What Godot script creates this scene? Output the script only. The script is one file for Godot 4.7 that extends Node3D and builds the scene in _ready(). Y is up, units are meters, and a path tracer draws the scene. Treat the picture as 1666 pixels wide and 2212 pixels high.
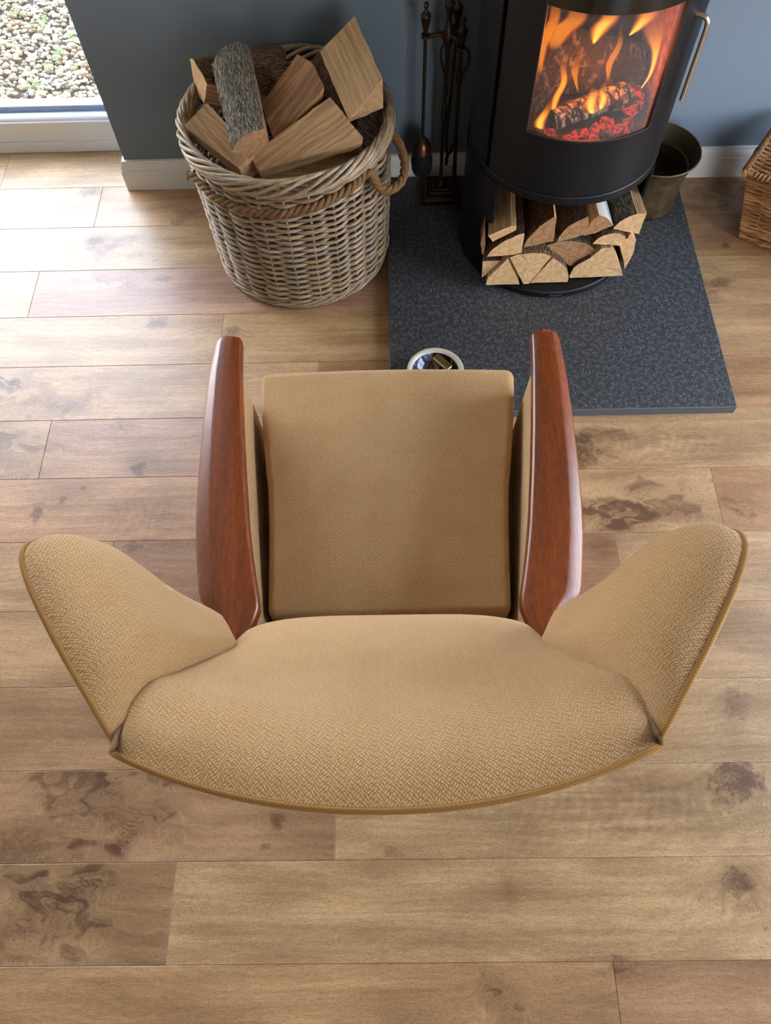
extends Node3D
# Wing chair facing a lit wood stove, log basket, fire tools, seen from above. Units: metres. Back wall face is z = 0, floor y = 0.

var bases := {}
var taken := {}
var M := {}
var cam: Camera3D
const PW := 0.19            # plank width
const STOVE := Vector3(0.48, 0.03, 0.30)
const BASKET := Vector3(-0.275, 0.0, 0.292)
const CHAIR := Vector3(-0.012, 0.0, 1.55)


func _ready() -> void:
	# ---------------------------------------------------------------- camera
	cam = Camera3D.new()
	cam.name = "camera"
	cam.keep_aspect = Camera3D.KEEP_HEIGHT
	cam.fov = 68.03
	cam.near = 0.05
	cam.far = 60.0
	cam.transform = Transform3D(Basis(Vector3(0.999778, -0.018902, 0.009295), Vector3(0.016883, 0.455217, -0.890221), Vector3(0.012596, 0.890180, 0.455435)).orthonormalized(), Vector3(0.0, 1.7746, 2.1665))
	add_child(cam)
	# ---------------------------------------------------------------- sky, exposure
	var sm := ProceduralSkyMaterial.new()
	sm.sky_top_color = Color(0.80, 0.87, 0.97)
	sm.sky_horizon_color = Color(1.0, 0.98, 0.95)
	sm.sky_curve = 0.25
	sm.ground_bottom_color = Color(0.35, 0.34, 0.30)
	sm.ground_horizon_color = Color(0.6, 0.6, 0.56)
	sm.sky_energy_multiplier = 1.0
	var sky := Sky.new()
	sky.sky_material = sm
	var e := Environment.new()
	e.background_mode = Environment.BG_SKY
	e.sky = sky
	e.background_energy_multiplier = SKY
	e.tonemap_mode = Environment.TONE_MAPPER_LINEAR
	e.tonemap_exposure = EXPOSURE
	e.sdfgi_enabled = true
	e.ssao_enabled = true
	e.ssil_enabled = true
	var we := WorldEnvironment.new()
	we.name = "environment"
	we.environment = e
	add_child(we)
	# ---------------------------------------------------------------- scene
	build_materials()
	build_room()
	build_floor()
	build_outside()
	build_hearth()
	build_chair()
	build_stove()
	build_fire()
	build_log_stack()
	build_basket()
	build_basket_logs()
	build_tools()
	build_planter()
	build_bowl()
	build_hamper()

const SKY := 4.0
const EXPOSURE := 4.45


# ================================================================ geometry helper
class Geo:
	var v := PackedVector3Array()
	var n := PackedVector3Array()
	var uv := PackedVector2Array()
	var idx := PackedInt32Array()

	func tri(a: Vector3, b: Vector3, c: Vector3, ua := Vector2.ZERO, ub := Vector2.ZERO, uc := Vector2.ZERO) -> void:   # clockwise seen from its front
		var k := v.size()
		var nn := (c - a).cross(b - a).normalized()
		for q in [a, b, c]:
			v.append(q)
			n.append(nn)
		uv.append(ua); uv.append(ub); uv.append(uc)
		idx.append(k); idx.append(k + 1); idx.append(k + 2)

	func quad(a: Vector3, b: Vector3, c: Vector3, d: Vector3) -> void:   # clockwise, planar uv in metres
		var w := (b - a).length()
		var h := (d - a).length()
		tri(a, b, c, Vector2(0, 0), Vector2(w, 0), Vector2(w, h))
		tri(a, c, d, Vector2(0, 0), Vector2(w, h), Vector2(0, h))

	func grid(rows: Array, uvs = null, wrap := false, wrap_rows := false) -> void:   # rows of PackedVector3Array; wrap: first column equals last
		var R := rows.size()
		var Cn: int = rows[0].size()
		var k := v.size()
		var bad := PackedInt32Array()
		for i in R:
			var r: PackedVector3Array = rows[i]
			var ip := i - 1
			var iq := i + 1
			if wrap_rows:
				if ip < 0: ip = R - 2
				if iq > R - 1: iq = 1
			ip = maxi(ip, 0)
			iq = mini(iq, R - 1)
			var rp: PackedVector3Array = rows[ip]
			var rq: PackedVector3Array = rows[iq]
			for j in Cn:
				var jp := j - 1
				var jq := j + 1
				if wrap:
					if jp < 0: jp = Cn - 2
					if jq > Cn - 1: jq = 1
				jp = maxi(jp, 0)
				jq = mini(jq, Cn - 1)
				var nn := (rq[j] - rp[j]).cross(r[jq] - r[jp])
				if nn.length_squared() < 1e-16:
					bad.append(i * Cn + j)
					nn = Vector3.ZERO
				v.append(r[j])
				n.append(nn.normalized())
				uv.append(uvs[i][j] if uvs != null else Vector2(float(j) / (Cn - 1), float(i) / (R - 1)))
		for b in bad:
			var i := b / Cn
			var s := Vector3.ZERO
			for o in [-1, 1]:
				if i + o >= 0 and i + o < R:
					for j in Cn:
						s += n[k + (i + o) * Cn + j]
			n[k + b] = s.normalized() if s.length() > 1e-6 else Vector3.UP
		for i in R - 1:
			for j in Cn - 1:
				var a := k + i * Cn + j
				idx.append_array(PackedInt32Array([a, a + 1, a + Cn, a + 1, a + Cn + 1, a + Cn]))

	func tube(path: PackedVector3Array, rad, sides := 8, closed := false, caps := true, vs := 1.0) -> void:   # rad: float or array
		var P := path.size()
		var rows := []
		var uvs := []
		var up := Vector3.UP
		var t0 := (path[1] - path[0]).normalized()
		if absf(t0.dot(up)) > 0.9: up = Vector3.RIGHT
		var side := t0.cross(up).normalized()
		var length := 0.0
		for i in P:
			var a := path[(i - 1 + P - (1 if closed and i == 0 else 0)) % P] if (i > 0 or closed) else path[i]
			var b := path[(i + 1) % P] if (i < P - 1) else (path[1] if closed else path[i])
			var t := (b - a).normalized()
			side = (side - t * side.dot(t)).normalized()
			var up2 := side.cross(t)
			var r: float = rad if rad is float else rad[i]
			var row := PackedVector3Array()
			var ur := PackedVector2Array()
			if i > 0: length += path[i].distance_to(path[i - 1])
			for j in sides + 1:
				var w := TAU * j / sides
				row.append(path[i] + (side * cos(w) + up2 * sin(w)) * r)
				ur.append(Vector2(length * vs, float(j) / sides))
			rows.append(row)
			uvs.append(ur)
		var k := idx.size()
		grid(rows, uvs, true)
		if caps and not closed:
			for en in [0, P - 1]:
				var c := path[en]
				var row: PackedVector3Array = rows[en]
				for j in sides:
					if en == 0: tri(c, row[j + 1], row[j])
					else: tri(c, row[j], row[j + 1])
		if k == 0: pass

	func lathe(prof: Array, c: Vector3, segs := 32, a0 := 0.0, a1 := TAU, us := 1.0) -> void:   # prof: Vector2(r, y)
		var rows := []
		var uvs := []
		var l := 0.0
		for i in prof.size():
			var row := PackedVector3Array()
			var ur := PackedVector2Array()
			if i: l += prof[i].distance_to(prof[i - 1])
			for j in segs + 1:
				var a := a0 + (a1 - a0) * j / segs
				row.append(c + Vector3(sin(a) * prof[i].x, prof[i].y, cos(a) * prof[i].x))
				ur.append(Vector2(a * us, l))
			rows.append(row)
			uvs.append(ur)
		grid(rows, uvs, absf(a1 - a0 - TAU) < 1e-4)

	func hard_lathe(prof: Array, c: Vector3, segs := 32, a0 := 0.0, a1 := TAU) -> void:   # every band keeps its own edge
		for i in prof.size() - 1:
			lathe([prof[i], prof[i + 1]], c, segs, a0, a1)

	func rbox(c: Vector3, half: Vector3, r: float, m := 3, deform = null, dens := 1) -> void:   # box with rounded edges; deform: Callable(Vector3) -> Vector3
		r = minf(r, minf(half.x, minf(half.y, half.z)) * 0.999)
		var axes := [[0, 1, 2], [1, 2, 0], [2, 0, 1]]
		for ax in axes:
			for sg in [-1.0, 1.0]:
				var su := stations(half[ax[1]], r, m, dens)
				var sv := stations(half[ax[2]], r, m, dens)
				var rows := []
				var uvs := []
				for a in su:
					var row := PackedVector3Array()
					var ur := PackedVector2Array()
					for b in sv:
						var q := Vector3.ZERO
						q[ax[0]] = half[ax[0]] * sg
						q[ax[1]] = a
						q[ax[2]] = b
						var inner := q.clamp(-(half - Vector3.ONE * r), half - Vector3.ONE * r)
						var o := inner + (q - inner).normalized() * r
						row.append(c + o if deform == null else deform.call(c + o))
						var w := c + q
						ur.append(Vector2(w.z, w.y) if ax[0] == 0 else (Vector2(w.x, w.z) if ax[0] == 1 else Vector2(w.x, w.y)))
					rows.append(row)
					uvs.append(ur)
				if sg < 0:
					rows.reverse()
					uvs.reverse()
				grid(rows, uvs)
		weld()

	func stations(h: float, r: float, m: int, dens: int) -> Array:
		var s := []
		for i in m: s.append(-h + r - r * tan(PI / 4 * (1.0 - float(i) / m)))
		for i in dens + 1: s.append(-(h - r) + 2.0 * (h - r) * i / dens)
		for i in m: s.append(h - r + r * tan(PI / 4 * float(i + 1) / m))
		return s

	func weld() -> void:   # one smooth normal where vertices meet
		var at := {}
		for i in v.size():
			var key := Vector3i((v[i] * 20000.0).round())
			at[key] = at.get(key, Vector3.ZERO) + n[i]
		for i in v.size():
			n[i] = (at[Vector3i((v[i] * 20000.0).round())] as Vector3).normalized()

	func box(c: Vector3, half: Vector3, bev := 0.0) -> void:
		if bev <= 0.0:
			rbox_flat(c, half)
			return
		# chamfered: six faces, twelve strips
		var h := half
		var b := bev
		for ax in [[0, 1, 2], [1, 2, 0], [2, 0, 1]]:
			for sg in [-1.0, 1.0]:
				var p := []
				for s in [[-1, -1], [1, -1], [1, 1], [-1, 1]]:
					var q := Vector3.ZERO
					q[ax[0]] = h[ax[0]] * sg
					q[ax[1]] = (h[ax[1]] - b) * s[0]
					q[ax[2]] = (h[ax[2]] - b) * s[1]
					p.append(c + q)
				if sg > 0: p.reverse()
				quad(p[0], p[1], p[2], p[3])
			for s1 in [-1.0, 1.0]:
				for s2 in [-1.0, 1.0]:
					var p := []
					for s in [[0, -1], [0, 1], [1, 1], [1, -1]]:
						var q := Vector3.ZERO
						q[ax[0]] = (h[ax[0]] - b) * s[1]
						q[ax[1]] = (h[ax[1]] - (b if s[0] else 0.0)) * s1
						q[ax[2]] = (h[ax[2]] - (0.0 if s[0] else b)) * s2
						p.append(c + q)
					if s1 * s2 < 0: p.reverse()
					quad(p[0], p[1], p[2], p[3])

	func rbox_flat(c: Vector3, h: Vector3) -> void:
		for ax in [[0, 1, 2], [1, 2, 0], [2, 0, 1]]:
			for sg in [-1.0, 1.0]:
				var p := []
				for s in [[-1, -1], [1, -1], [1, 1], [-1, 1]]:
					var q := Vector3.ZERO
					q[ax[0]] = h[ax[0]] * sg
					q[ax[1]] = h[ax[1]] * s[0]
					q[ax[2]] = h[ax[2]] * s[1]
					p.append(c + q)
				if sg > 0: p.reverse()
				quad(p[0], p[1], p[2], p[3])

	func prism(poly: PackedVector2Array, fr: Transform3D, depth: float) -> void:   # polygon in the frame's xy, pushed along its z
		var t := Geometry2D.triangulate_polygon(poly)
		for k in range(0, t.size(), 3):
			var a := fr * Vector3(poly[t[k]].x, poly[t[k]].y, 0)
			var b := fr * Vector3(poly[t[k + 1]].x, poly[t[k + 1]].y, 0)
			var c := fr * Vector3(poly[t[k + 2]].x, poly[t[k + 2]].y, 0)
			var d := fr.basis.z * depth
			var f := (c - a).cross(b - a).dot(fr.basis.z) < 0
			if f:
				tri(a, b, c); tri(a + d, c + d, b + d)
			else:
				tri(a, c, b); tri(a + d, b + d, c + d)
		for i in poly.size():
			var a := fr * Vector3(poly[i].x, poly[i].y, 0)
			var j := (i + 1) % poly.size()
			var b := fr * Vector3(poly[j].x, poly[j].y, 0)
			var d := fr.basis.z * depth
			quad(a, b, b + d, a + d)

	func mesh(base := Vector3.ZERO, fix := true) -> ArrayMesh:
		if fix:
			var vol := 0.0
			var c := Vector3.ZERO
			for i in range(0, v.size(), maxi(1, v.size() / 50)): c += v[i]
			c /= float(range(0, v.size(), maxi(1, v.size() / 50)).size())
			for k in range(0, idx.size(), 3):
				var a := v[idx[k]] - c
				vol += a.dot((v[idx[k + 2]] - c).cross(v[idx[k + 1]] - c))
			if vol < 0: flip()
		var vv := v.duplicate()
		for i in vv.size(): vv[i] -= base
		var arr := []
		arr.resize(Mesh.ARRAY_MAX)
		arr[Mesh.ARRAY_VERTEX] = vv
		arr[Mesh.ARRAY_NORMAL] = n
		arr[Mesh.ARRAY_TEX_UV] = uv
		arr[Mesh.ARRAY_INDEX] = idx
		var m := ArrayMesh.new()
		m.add_surface_from_arrays(Mesh.PRIMITIVE_TRIANGLES, arr)
		return m

	func flip() -> void:
		for k in range(0, idx.size(), 3):
			var t := idx[k + 1]
			idx[k + 1] = idx[k + 2]
			idx[k + 2] = t
		for i in n.size(): n[i] = -n[i]


# ================================================================ naming helpers
func numbered(called: String) -> String:
	var k: int = taken.get(called, 0)
	taken[called] = k + 1
	return called if k == 0 else "%s_%03d" % [called, k]


func thing(called: String, label: String, category: String, base: Vector3, group := "", kind := "") -> Node3D:
	var o := Node3D.new()
	o.name = numbered(called)
	add_child(o, true)
	o.position = base
	metas(o, label, category, group, kind)
	bases[o] = base
	return o


func metas(o: Node, label: String, category: String, group := "", kind := "") -> void:
	if label: o.set_meta("label", label)
	if category: o.set_meta("category", category)
	if group: o.set_meta("group", group)
	if kind: o.set_meta("kind", kind)


func part(parent: Node3D, called: String, g: Geo, m: Material, label := "", fix := true) -> MeshInstance3D:
	var o := MeshInstance3D.new()
	var key := str(parent.get_instance_id()) + called
	var k: int = taken.get(key, 0)
	taken[key] = k + 1
	o.name = called if k == 0 else "%s_%03d" % [called, k]
	o.mesh = g.mesh(bases[parent], fix)
	o.material_override = m
	parent.add_child(o, true)
	bases[o] = bases[parent]
	if label: o.set_meta("label", label)
	return o


func solo(called: String, g: Geo, m: Material, base: Vector3, label: String, category: String, group := "", kind := "") -> MeshInstance3D:
	var o := MeshInstance3D.new()
	o.name = numbered(called)
	o.mesh = g.mesh(base)
	o.material_override = m
	add_child(o, true)
	o.position = base
	bases[o] = base
	metas(o, label, category, group, kind)
	return o


# ================================================================ textures and materials
func noise(seed_: int, f := 1.0, oct := 3, type := FastNoiseLite.TYPE_SIMPLEX) -> FastNoiseLite:
	var q := FastNoiseLite.new()
	q.seed = seed_
	q.frequency = f
	q.noise_type = type
	q.fractal_octaves = oct
	if oct == 1: q.fractal_type = FastNoiseLite.FRACTAL_NONE
	return q


func tex(w: int, h: int, f: Callable) -> ImageTexture:   # f(x, y) -> Color, sRGB
	var b := PackedByteArray()
	b.resize(w * h * 3)
	var k := 0
	for y in h:
		for x in w:
			var c: Color = f.call(x, y)
			b[k] = clampi(int(c.r * 255.0), 0, 255)
			b[k + 1] = clampi(int(c.g * 255.0), 0, 255)
			b[k + 2] = clampi(int(c.b * 255.0), 0, 255)
			k += 3
	return ImageTexture.create_from_image(Image.create_from_data(w, h, false, Image.FORMAT_RGB8, b))


func mat(name_: String, c: Color, rough := 0.6, metal := 0.0) -> StandardMaterial3D:
	var m := StandardMaterial3D.new()
	m.resource_name = name_
	m.albedo_color = c
	m.roughness = rough
	m.metallic = metal
	m.cull_mode = BaseMaterial3D.CULL_DISABLED
	M[name_] = m
	return m


func relief(m: StandardMaterial3D, t: Texture2D, cm: float) -> void:
	m.heightmap_enabled = true
	m.heightmap_texture = t
	m.heightmap_scale = cm


func tri_map(m: StandardMaterial3D, s: float) -> void:
	m.uv1_triplanar = true
	m.uv1_scale = Vector3.ONE * s


func seamless(w: int, h: int, f: float, seed_: int, ramp: Array, oct := 4, type := FastNoiseLite.TYPE_SIMPLEX_SMOOTH) -> NoiseTexture2D:
	var t := NoiseTexture2D.new()
	t.width = w
	t.height = h
	t.seamless = true
	t.noise = noise(seed_, f, oct, type)
	var g := Gradient.new()
	g.offsets = PackedFloat32Array(ramp.map(func(r): return r[0]))
	g.colors = PackedColorArray(ramp.map(func(r): return r[1]))
	t.color_ramp = g
	return t


func build_materials() -> void:
	# herringbone wool: a tile of 46 mm, two chevron pairs across
	var fn := noise(3, 0.09, 2)
	var f2 := noise(8, 0.35, 1)
	var f3 := noise(14, 0.06, 2)
	var hb := func(x: int, y: int) -> float:
		var st := int(x / 42.667)
		var lx := fposmod(x, 42.667)
		var d := float(y) + (lx if st % 2 == 0 else 42.667 - lx) * 1.15 + f3.get_noise_2d(x, y) * 5.0
		var per := 25.6
		var k := floorf(d / per)
		var ph := fposmod(d / per, 1.0)
		var yarn := 0.5 - 0.5 * cos(TAU * ph)
		var along := fposmod((lx - ph * 8.0) / 21.33 + k * 0.37, 1.0)
		var seg := smoothstep(0.0, 0.3, along) * (1.0 - smoothstep(0.72, 1.0, along))
		return clampf(yarn * (0.35 + 0.65 * seg) + 0.25 * (seg - 0.5), 0.0, 1.0)
	var fab := tex(256, 256, func(x, y):
		var hgt: float = hb.call(x, y)
		var k := clampf(0.14 + hgt * 0.76 + fn.get_noise_2d(x, y) * 0.30 + f2.get_noise_2d(x, y) * 0.34, 0.0, 1.0)
		return Color(0.620, 0.480, 0.315).lerp(Color(0.920, 0.785, 0.595), k))
	var fabh := tex(256, 256, func(x, y):
		var hgt: float = 0.2 + hb.call(x, y) * 0.7 + f2.get_noise_2d(x, y) * 0.22
		return Color(hgt, hgt, hgt))
	var mottle := seamless(256, 256, 0.012, 71, [[0.0, Color(0.955, 0.94, 0.90)], [0.5, Color(0.99, 0.985, 0.975)], [1.0, Color(1.0, 1.0, 1.0)]], 3)
	var m := mat("wool", Color.WHITE, 0.95)
	m.albedo_texture = fab
	m.uv1_scale = Vector3(1 / 0.046, 1 / 0.046, 1)
	relief(m, fabh, 0.09)
	m.rim_enabled = true
	m.rim = 0.4
	m.rim_tint = 0.3
	m.metallic_specular = 0.25
	m.detail_enabled = true
	m.detail_albedo = mottle
	m.detail_blend_mode = BaseMaterial3D.BLEND_MODE_MUL
	m.detail_uv_layer = BaseMaterial3D.DETAIL_UV_2
	m.uv2_triplanar = true
	m.uv2_scale = Vector3.ONE * 2.2
	var pip := mat("piping", Color(0.66, 0.50, 0.26), 0.95)
	pip.albedo_texture = tex(64, 32, func(x, y):
		var k := 0.5 + 0.5 * sin(TAU * (x / 16.0 + y / 16.0))
		return Color(0.78, 0.73, 0.66).lerp(Color(1, 1, 1), k))
	pip.uv1_scale = Vector3(1 / 0.016, 3, 1)
	pip.rim_enabled = true
	pip.rim = 0.4
	# armrest: reddish polished wood, grain along u
	var ga := noise(21, 1.0, 4)
	m = mat("mahogany", Color.WHITE, 0.34)
	m.albedo_texture = tex(512, 128, func(x, y):
		var g := ga.get_noise_2d(x * 0.003, y * 0.06) * 0.22 + ga.get_noise_2d(x * 0.006 + 40, y * 0.5) * 0.25 + ga.get_noise_2d(x * 0.05 + 40, y * 2.2) * 0.30 + 0.5
		return Color(0.335, 0.150, 0.042).lerp(Color(0.57, 0.280, 0.085), clampf(g, 0, 1)))
	m.clearcoat_enabled = true
	m.clearcoat = 0.3
	m.clearcoat_roughness = 0.25
	mat("leg_wood", Color(0.30, 0.14, 0.07), 0.5)
	# room
	m = mat("wall_paint", Color(0.410, 0.462, 0.515), 0.75)
	mat("white_wall", Color(0.80, 0.79, 0.76), 0.9)
	mat("ceiling_paint", Color(0.88, 0.88, 0.87), 0.95)
	mat("white_gloss", Color(0.86, 0.86, 0.85), 0.28)
	mat("white_plastic", Color(0.90, 0.91, 0.92), 0.3)
	mat("sky_tinted_gasket", Color(0.52, 0.62, 0.78), 0.3)  # pale blue of the reflected sky put into the strip colour
	mat("screed", Color(0.08, 0.055, 0.035), 0.95)
	m = mat("pane", Color(1, 1, 1, 0.03), 0.0)
	m.transparency = BaseMaterial3D.TRANSPARENCY_ALPHA
	# hearth granite
	var hn := noise(31, 0.16, 3)
	var hc := noise(32, 0.05, 3)
	var hs := noise(33, 0.45, 1)
	m = mat("granite", Color.WHITE, 0.5)
	m.albedo_texture = tex(512, 512, func(x, y):
		var k := hn.get_noise_2d(x, y) * 0.6 + hc.get_noise_2d(x, y) * 0.35
		k = smoothstep(-0.10, 0.48, k)
		var c := Color(0.155, 0.160, 0.168).lerp(Color(0.44, 0.445, 0.455), k)
		var s := hs.get_noise_2d(x, y)
		if s > 0.66: c = c.lerp(Color(0.62, 0.63, 0.64), (s - 0.66) * 2.2)
		if s < -0.55: c = c.lerp(Color(0.08, 0.085, 0.10), 0.6)
		return c)
	m.uv1_scale = Vector3(1.9, 1.9, 1)
	var hh := tex(256, 256, func(x, y):
		var g := 0.5 + 0.5 * hn.get_noise_2d(x * 1.6, y * 1.6)
		return Color(g, g, g))
	relief(m, hh, 0.10)
	m = mat("granite_edge", Color(0.30, 0.31, 0.33), 0.7)
	# stove
	m = mat("stove_black", Color(0.050, 0.053, 0.066), 0.46)
	m.metallic_specular = 0.36
	mat("stove_dark", Color(0.055, 0.055, 0.06), 0.7)
	mat("stove_band", Color(0.085, 0.085, 0.075), 0.16)
	mat("steel", Color(0.74, 0.70, 0.64), 0.25, 1.0)
	m = mat("firebrick", Color(0.62, 0.40, 0.24), 0.9)
	m.albedo_texture = seamless(256, 256, 0.03, 13, [[0.0, Color(0.5, 0.45, 0.42)], [0.5, Color(0.8, 0.75, 0.7)], [1.0, Color(1, 1, 1)]], 4)
	tri_map(m, 4.0)
	m = mat("stove_glass", Color(1, 1, 1, 0.05), 0.02)
	m.metallic_specular = 0.35
	m.transparency = BaseMaterial3D.TRANSPARENCY_ALPHA
	mat("ash", Color(0.24, 0.205, 0.185), 0.95)
	# charred wood: cells of crackle
	var cf := noise(42, 0.05, 3)
	var crack := func(x: int, y: int) -> float:
		var wx := x + cf.get_noise_2d(x * 0.5, y * 0.5) * 9.0
		var wy := y + cf.get_noise_2d(x * 0.5 + 90, y * 0.5) * 7.0
		var fv := fposmod(wy / 21.33, 1.0)
		var row := posmod(int(floorf(wy / 21.33)), 12)
		var fu := fposmod(wx / (25.6 if row % 3 else 19.7) + row * 0.37, 1.0)
		var k := minf(smoothstep(0.0, 0.11, minf(fu, 1.0 - fu)), smoothstep(0.0, 0.10, minf(fv, 1.0 - fv)) * 0.4 + 0.6)
		return k * (1.0 - smoothstep(0.10, 0.26, cf.get_noise_2d(x * 0.9 + 40, y * 0.28)))
	m = mat("char", Color.WHITE, 0.9)
	m.albedo_texture = tex(256, 256, func(x, y):
		var k: float = crack.call(x, y)
		var w := smoothstep(-0.1, 0.5, cf.get_noise_2d(x * 0.4, y * 0.4))
		return Color(0.05, 0.04, 0.035).lerp(Color(0.10, 0.072, 0.055).lerp(Color(0.30, 0.26, 0.22), w), k))
	m.uv1_scale = Vector3(4, 4, 1)
	relief(m, tex(256, 256, func(x, y):
		var k: float = crack.call(x, y)
		return Color(k, k, k)), 0.2)
	var m2 := mat("char_ash", Color.WHITE, 0.95)
	m2.albedo_texture = tex(256, 256, func(x, y):
		var k: float = crack.call(x, y)
		var w := smoothstep(-0.3, 0.3, cf.get_noise_2d(x, y))
		return Color(0.05, 0.04, 0.035).lerp(Color(0.30, 0.26, 0.23).lerp(Color(0.55, 0.51, 0.46), w), k))
	m2.uv1_scale = Vector3(4, 4, 1)
	relief(m2, m.heightmap_texture, 0.25)
	var en := noise(45, 0.05, 3)
	m = mat("ember", Color(0.07, 0.04, 0.035), 0.95)
	m.emission_enabled = true
	m.emission = Color.WHITE
	m.emission_operator = BaseMaterial3D.EMISSION_OP_MULTIPLY
	m.emission_energy_multiplier = 0.15
	m.emission_texture = tex(128, 128, func(x, y):
		var k := smoothstep(-0.40, 0.15, en.get_noise_2d(x, y))
		return Color(0.03, 0.0, 0.0).lerp(Color(1.0, 0.17, 0.09), k))
	m.uv1_scale = Vector3(8, 8, 1)
	# flames: the colour runs from the root to the tip
	var veil := Image.create(4, 64, false, Image.FORMAT_RGBA8)   # a flame thins out at its root and tip
	for y in 64:
		for x in 4: veil.set_pixel(x, y, Color(1, 1, 1, smoothstep(0.0, 0.28, y / 63.0) * (1.0 - smoothstep(0.62, 1.0, y / 63.0)) * 0.9 + 0.1))
	var veil_tex := ImageTexture.create_from_image(veil)
	for fl in [["flame0", Color(1.0, 0.42, 0.06), 0.13, 0.13], ["flame1", Color(1.0, 0.50, 0.09), 0.20, 0.22], ["flame2", Color(1.0, 0.58, 0.13), 0.30, 0.36], ["flame3", Color(1.0, 0.70, 0.22), 0.46, 0.55], ["flame4", Color(1.0, 0.82, 0.36), 0.70, 0.8]]:
		m = mat(fl[0], Color(0, 0, 0, fl[3]), 1.0)
		m.transparency = BaseMaterial3D.TRANSPARENCY_ALPHA
		m.emission_enabled = true
		m.emission = fl[1]
		m.emission_energy_multiplier = fl[2]
		m.metallic_specular = 0.0
		m.albedo_texture = veil_tex
		m.texture_repeat = false
	# split wood, end grain, bark
	var gn := noise(51, 1.0, 3)
	for sw in [["split_tan", Color(0.57, 0.43, 0.29), Color(0.80, 0.655, 0.475)], ["split_pale", Color(0.66, 0.53, 0.37), Color(0.85, 0.72, 0.54)], ["split_brown", Color(0.43, 0.30, 0.19), Color(0.68, 0.51, 0.35)]]:
		var o := M.size() * 13.0
		m = mat(sw[0], Color.WHITE, 0.85)
		m.albedo_texture = tex(256, 256, func(x, y):
			var bend := gn.get_noise_2d(x * 0.005 + o, y * 0.008) * 9.0
			var g := gn.get_noise_2d(x * 0.005 + o, (y + bend) * 0.05) * 0.55 + gn.get_noise_2d(x * 0.012 + 70, (y + bend) * 0.30 + o) * 0.22 + gn.get_noise_2d(x * 0.03, (y + bend) * 0.9 + o) * 0.24 + 0.56
			return (sw[1] as Color).lerp(sw[2], clampf(g, 0, 1)))
		m.uv1_scale = Vector3(2.5, 6.0, 1)
		relief(m, tex(128, 256, func(x, y):
			var bend := gn.get_noise_2d(x * 0.012 + o, y * 0.01) * 14.0
			var g := gn.get_noise_2d(x * 0.016 + o, (y + bend) * 0.22) * 0.6 + gn.get_noise_2d(x * 0.06, (y + bend) * 0.8) * 0.5 + 0.5
			return Color(g, g, g)), 0.09)
	var rn := noise(55, 0.02, 3)
	for ew in [["end_pale", Color(0.62, 0.48, 0.32), Color(0.84, 0.70, 0.52)], ["end_brown", Color(0.42, 0.29, 0.18), Color(0.70, 0.54, 0.38)]]:
		m = mat(ew[0], Color.WHITE, 0.9)
		m.albedo_texture = tex(256, 256, func(x, y):
			var d := Vector2(x - 40, y - 300).length() + rn.get_noise_2d(x, y) * 22.0
			var ring := 0.5 + 0.5 * sin(d * 0.36)
			var saw := 0.5 + 0.5 * sin((x * 0.8 + y * 0.62) * 0.9 + rn.get_noise_2d(x * 2, y * 2) * 2.0)
			var k := 0.72 - 0.20 * ring * ring - 0.25 * saw * (0.4 + 0.6 * rn.get_noise_2d(x + 300, y)) + rn.get_noise_2d(x * 1.5, y * 1.5) * 0.25
			return (ew[1] as Color).lerp(ew[2], clampf(k, 0, 1)))
		m.uv1_scale = Vector3(6, 6, 1)
		relief(m, m.albedo_texture, 0.10)
	for bk in [["bark_grey", Color(0.13, 0.105, 0.085), Color(0.57, 0.53, 0.46)], ["bark_brown", Color(0.13, 0.085, 0.05), Color(0.48, 0.35, 0.23)]]:
		var o := M.size() * 7.0
		var ridge := func(x: int, y: int) -> float:
			var bend := gn.get_noise_2d(x * 0.012 + o, y * 0.014) * 5.0
			var r := 1.0 - absf(gn.get_noise_2d(x * 0.022 + o, (y + bend) * 0.085) + gn.get_noise_2d(x * 0.08, y * 0.06 + o) * 0.25) * 2.8
			return clampf(0.85 - r * r * signf(r) * 0.75 + gn.get_noise_2d(x * 0.12, y * 0.2 + o) * 0.35, 0.0, 1.0)
		m = mat(bk[0], Color.WHITE, 0.95)
		m.albedo_texture = tex(256, 256, func(x, y): return (bk[1] as Color).lerp(bk[2], ridge.call(x, y)))
		m.uv1_scale = Vector3(2.9, 6.0, 1)
		relief(m, tex(256, 256, func(x, y):
			var k: float = ridge.call(x, y)
			return Color(k, k, k)), 0.8)
	mat("birch_bark", Color(0.80, 0.79, 0.76), 0.7).albedo_texture = seamless(128, 128, 0.05, 61, [[0.0, Color(0.35, 0.3, 0.27)], [0.3, Color(0.9, 0.88, 0.85)], [1.0, Color(1, 1, 1)]], 3)
	# wicker: several tones, streaked along the cane
	var wn := noise(65, 1.0, 3)
	var wtex := tex(256, 16, func(x, y):
		var k := wn.get_noise_2d(x * 0.03, y * 0.3) * 0.6 + wn.get_noise_2d(x * 0.2 + 90, y * 0.9) * 0.35 + 0.62
		return Color(0.62, 0.60, 0.57).lerp(Color(1, 1, 1), clampf(k, 0, 1)))
	var tones := [Color(0.66, 0.57, 0.455), Color(0.72, 0.645, 0.545), Color(0.61, 0.52, 0.415), Color(0.68, 0.585, 0.455), Color(0.65, 0.59, 0.515), Color(0.71, 0.62, 0.49)]
	for i in 6:
		m = mat("cane%d" % i, tones[i], 0.5)
		m.albedo_texture = wtex
		m.uv1_scale = Vector3(3.0, 1, 1)
	for i in 3:
		m = mat("willow%d" % i, [Color(0.66, 0.46, 0.27), Color(0.72, 0.53, 0.33), Color(0.56, 0.37, 0.21)][i], 0.4)
		m.albedo_texture = wtex
		m.uv1_scale = Vector3(4.0, 1, 1)
	mat("willow_dark", Color(0.36, 0.22, 0.20), 0.45)
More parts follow.
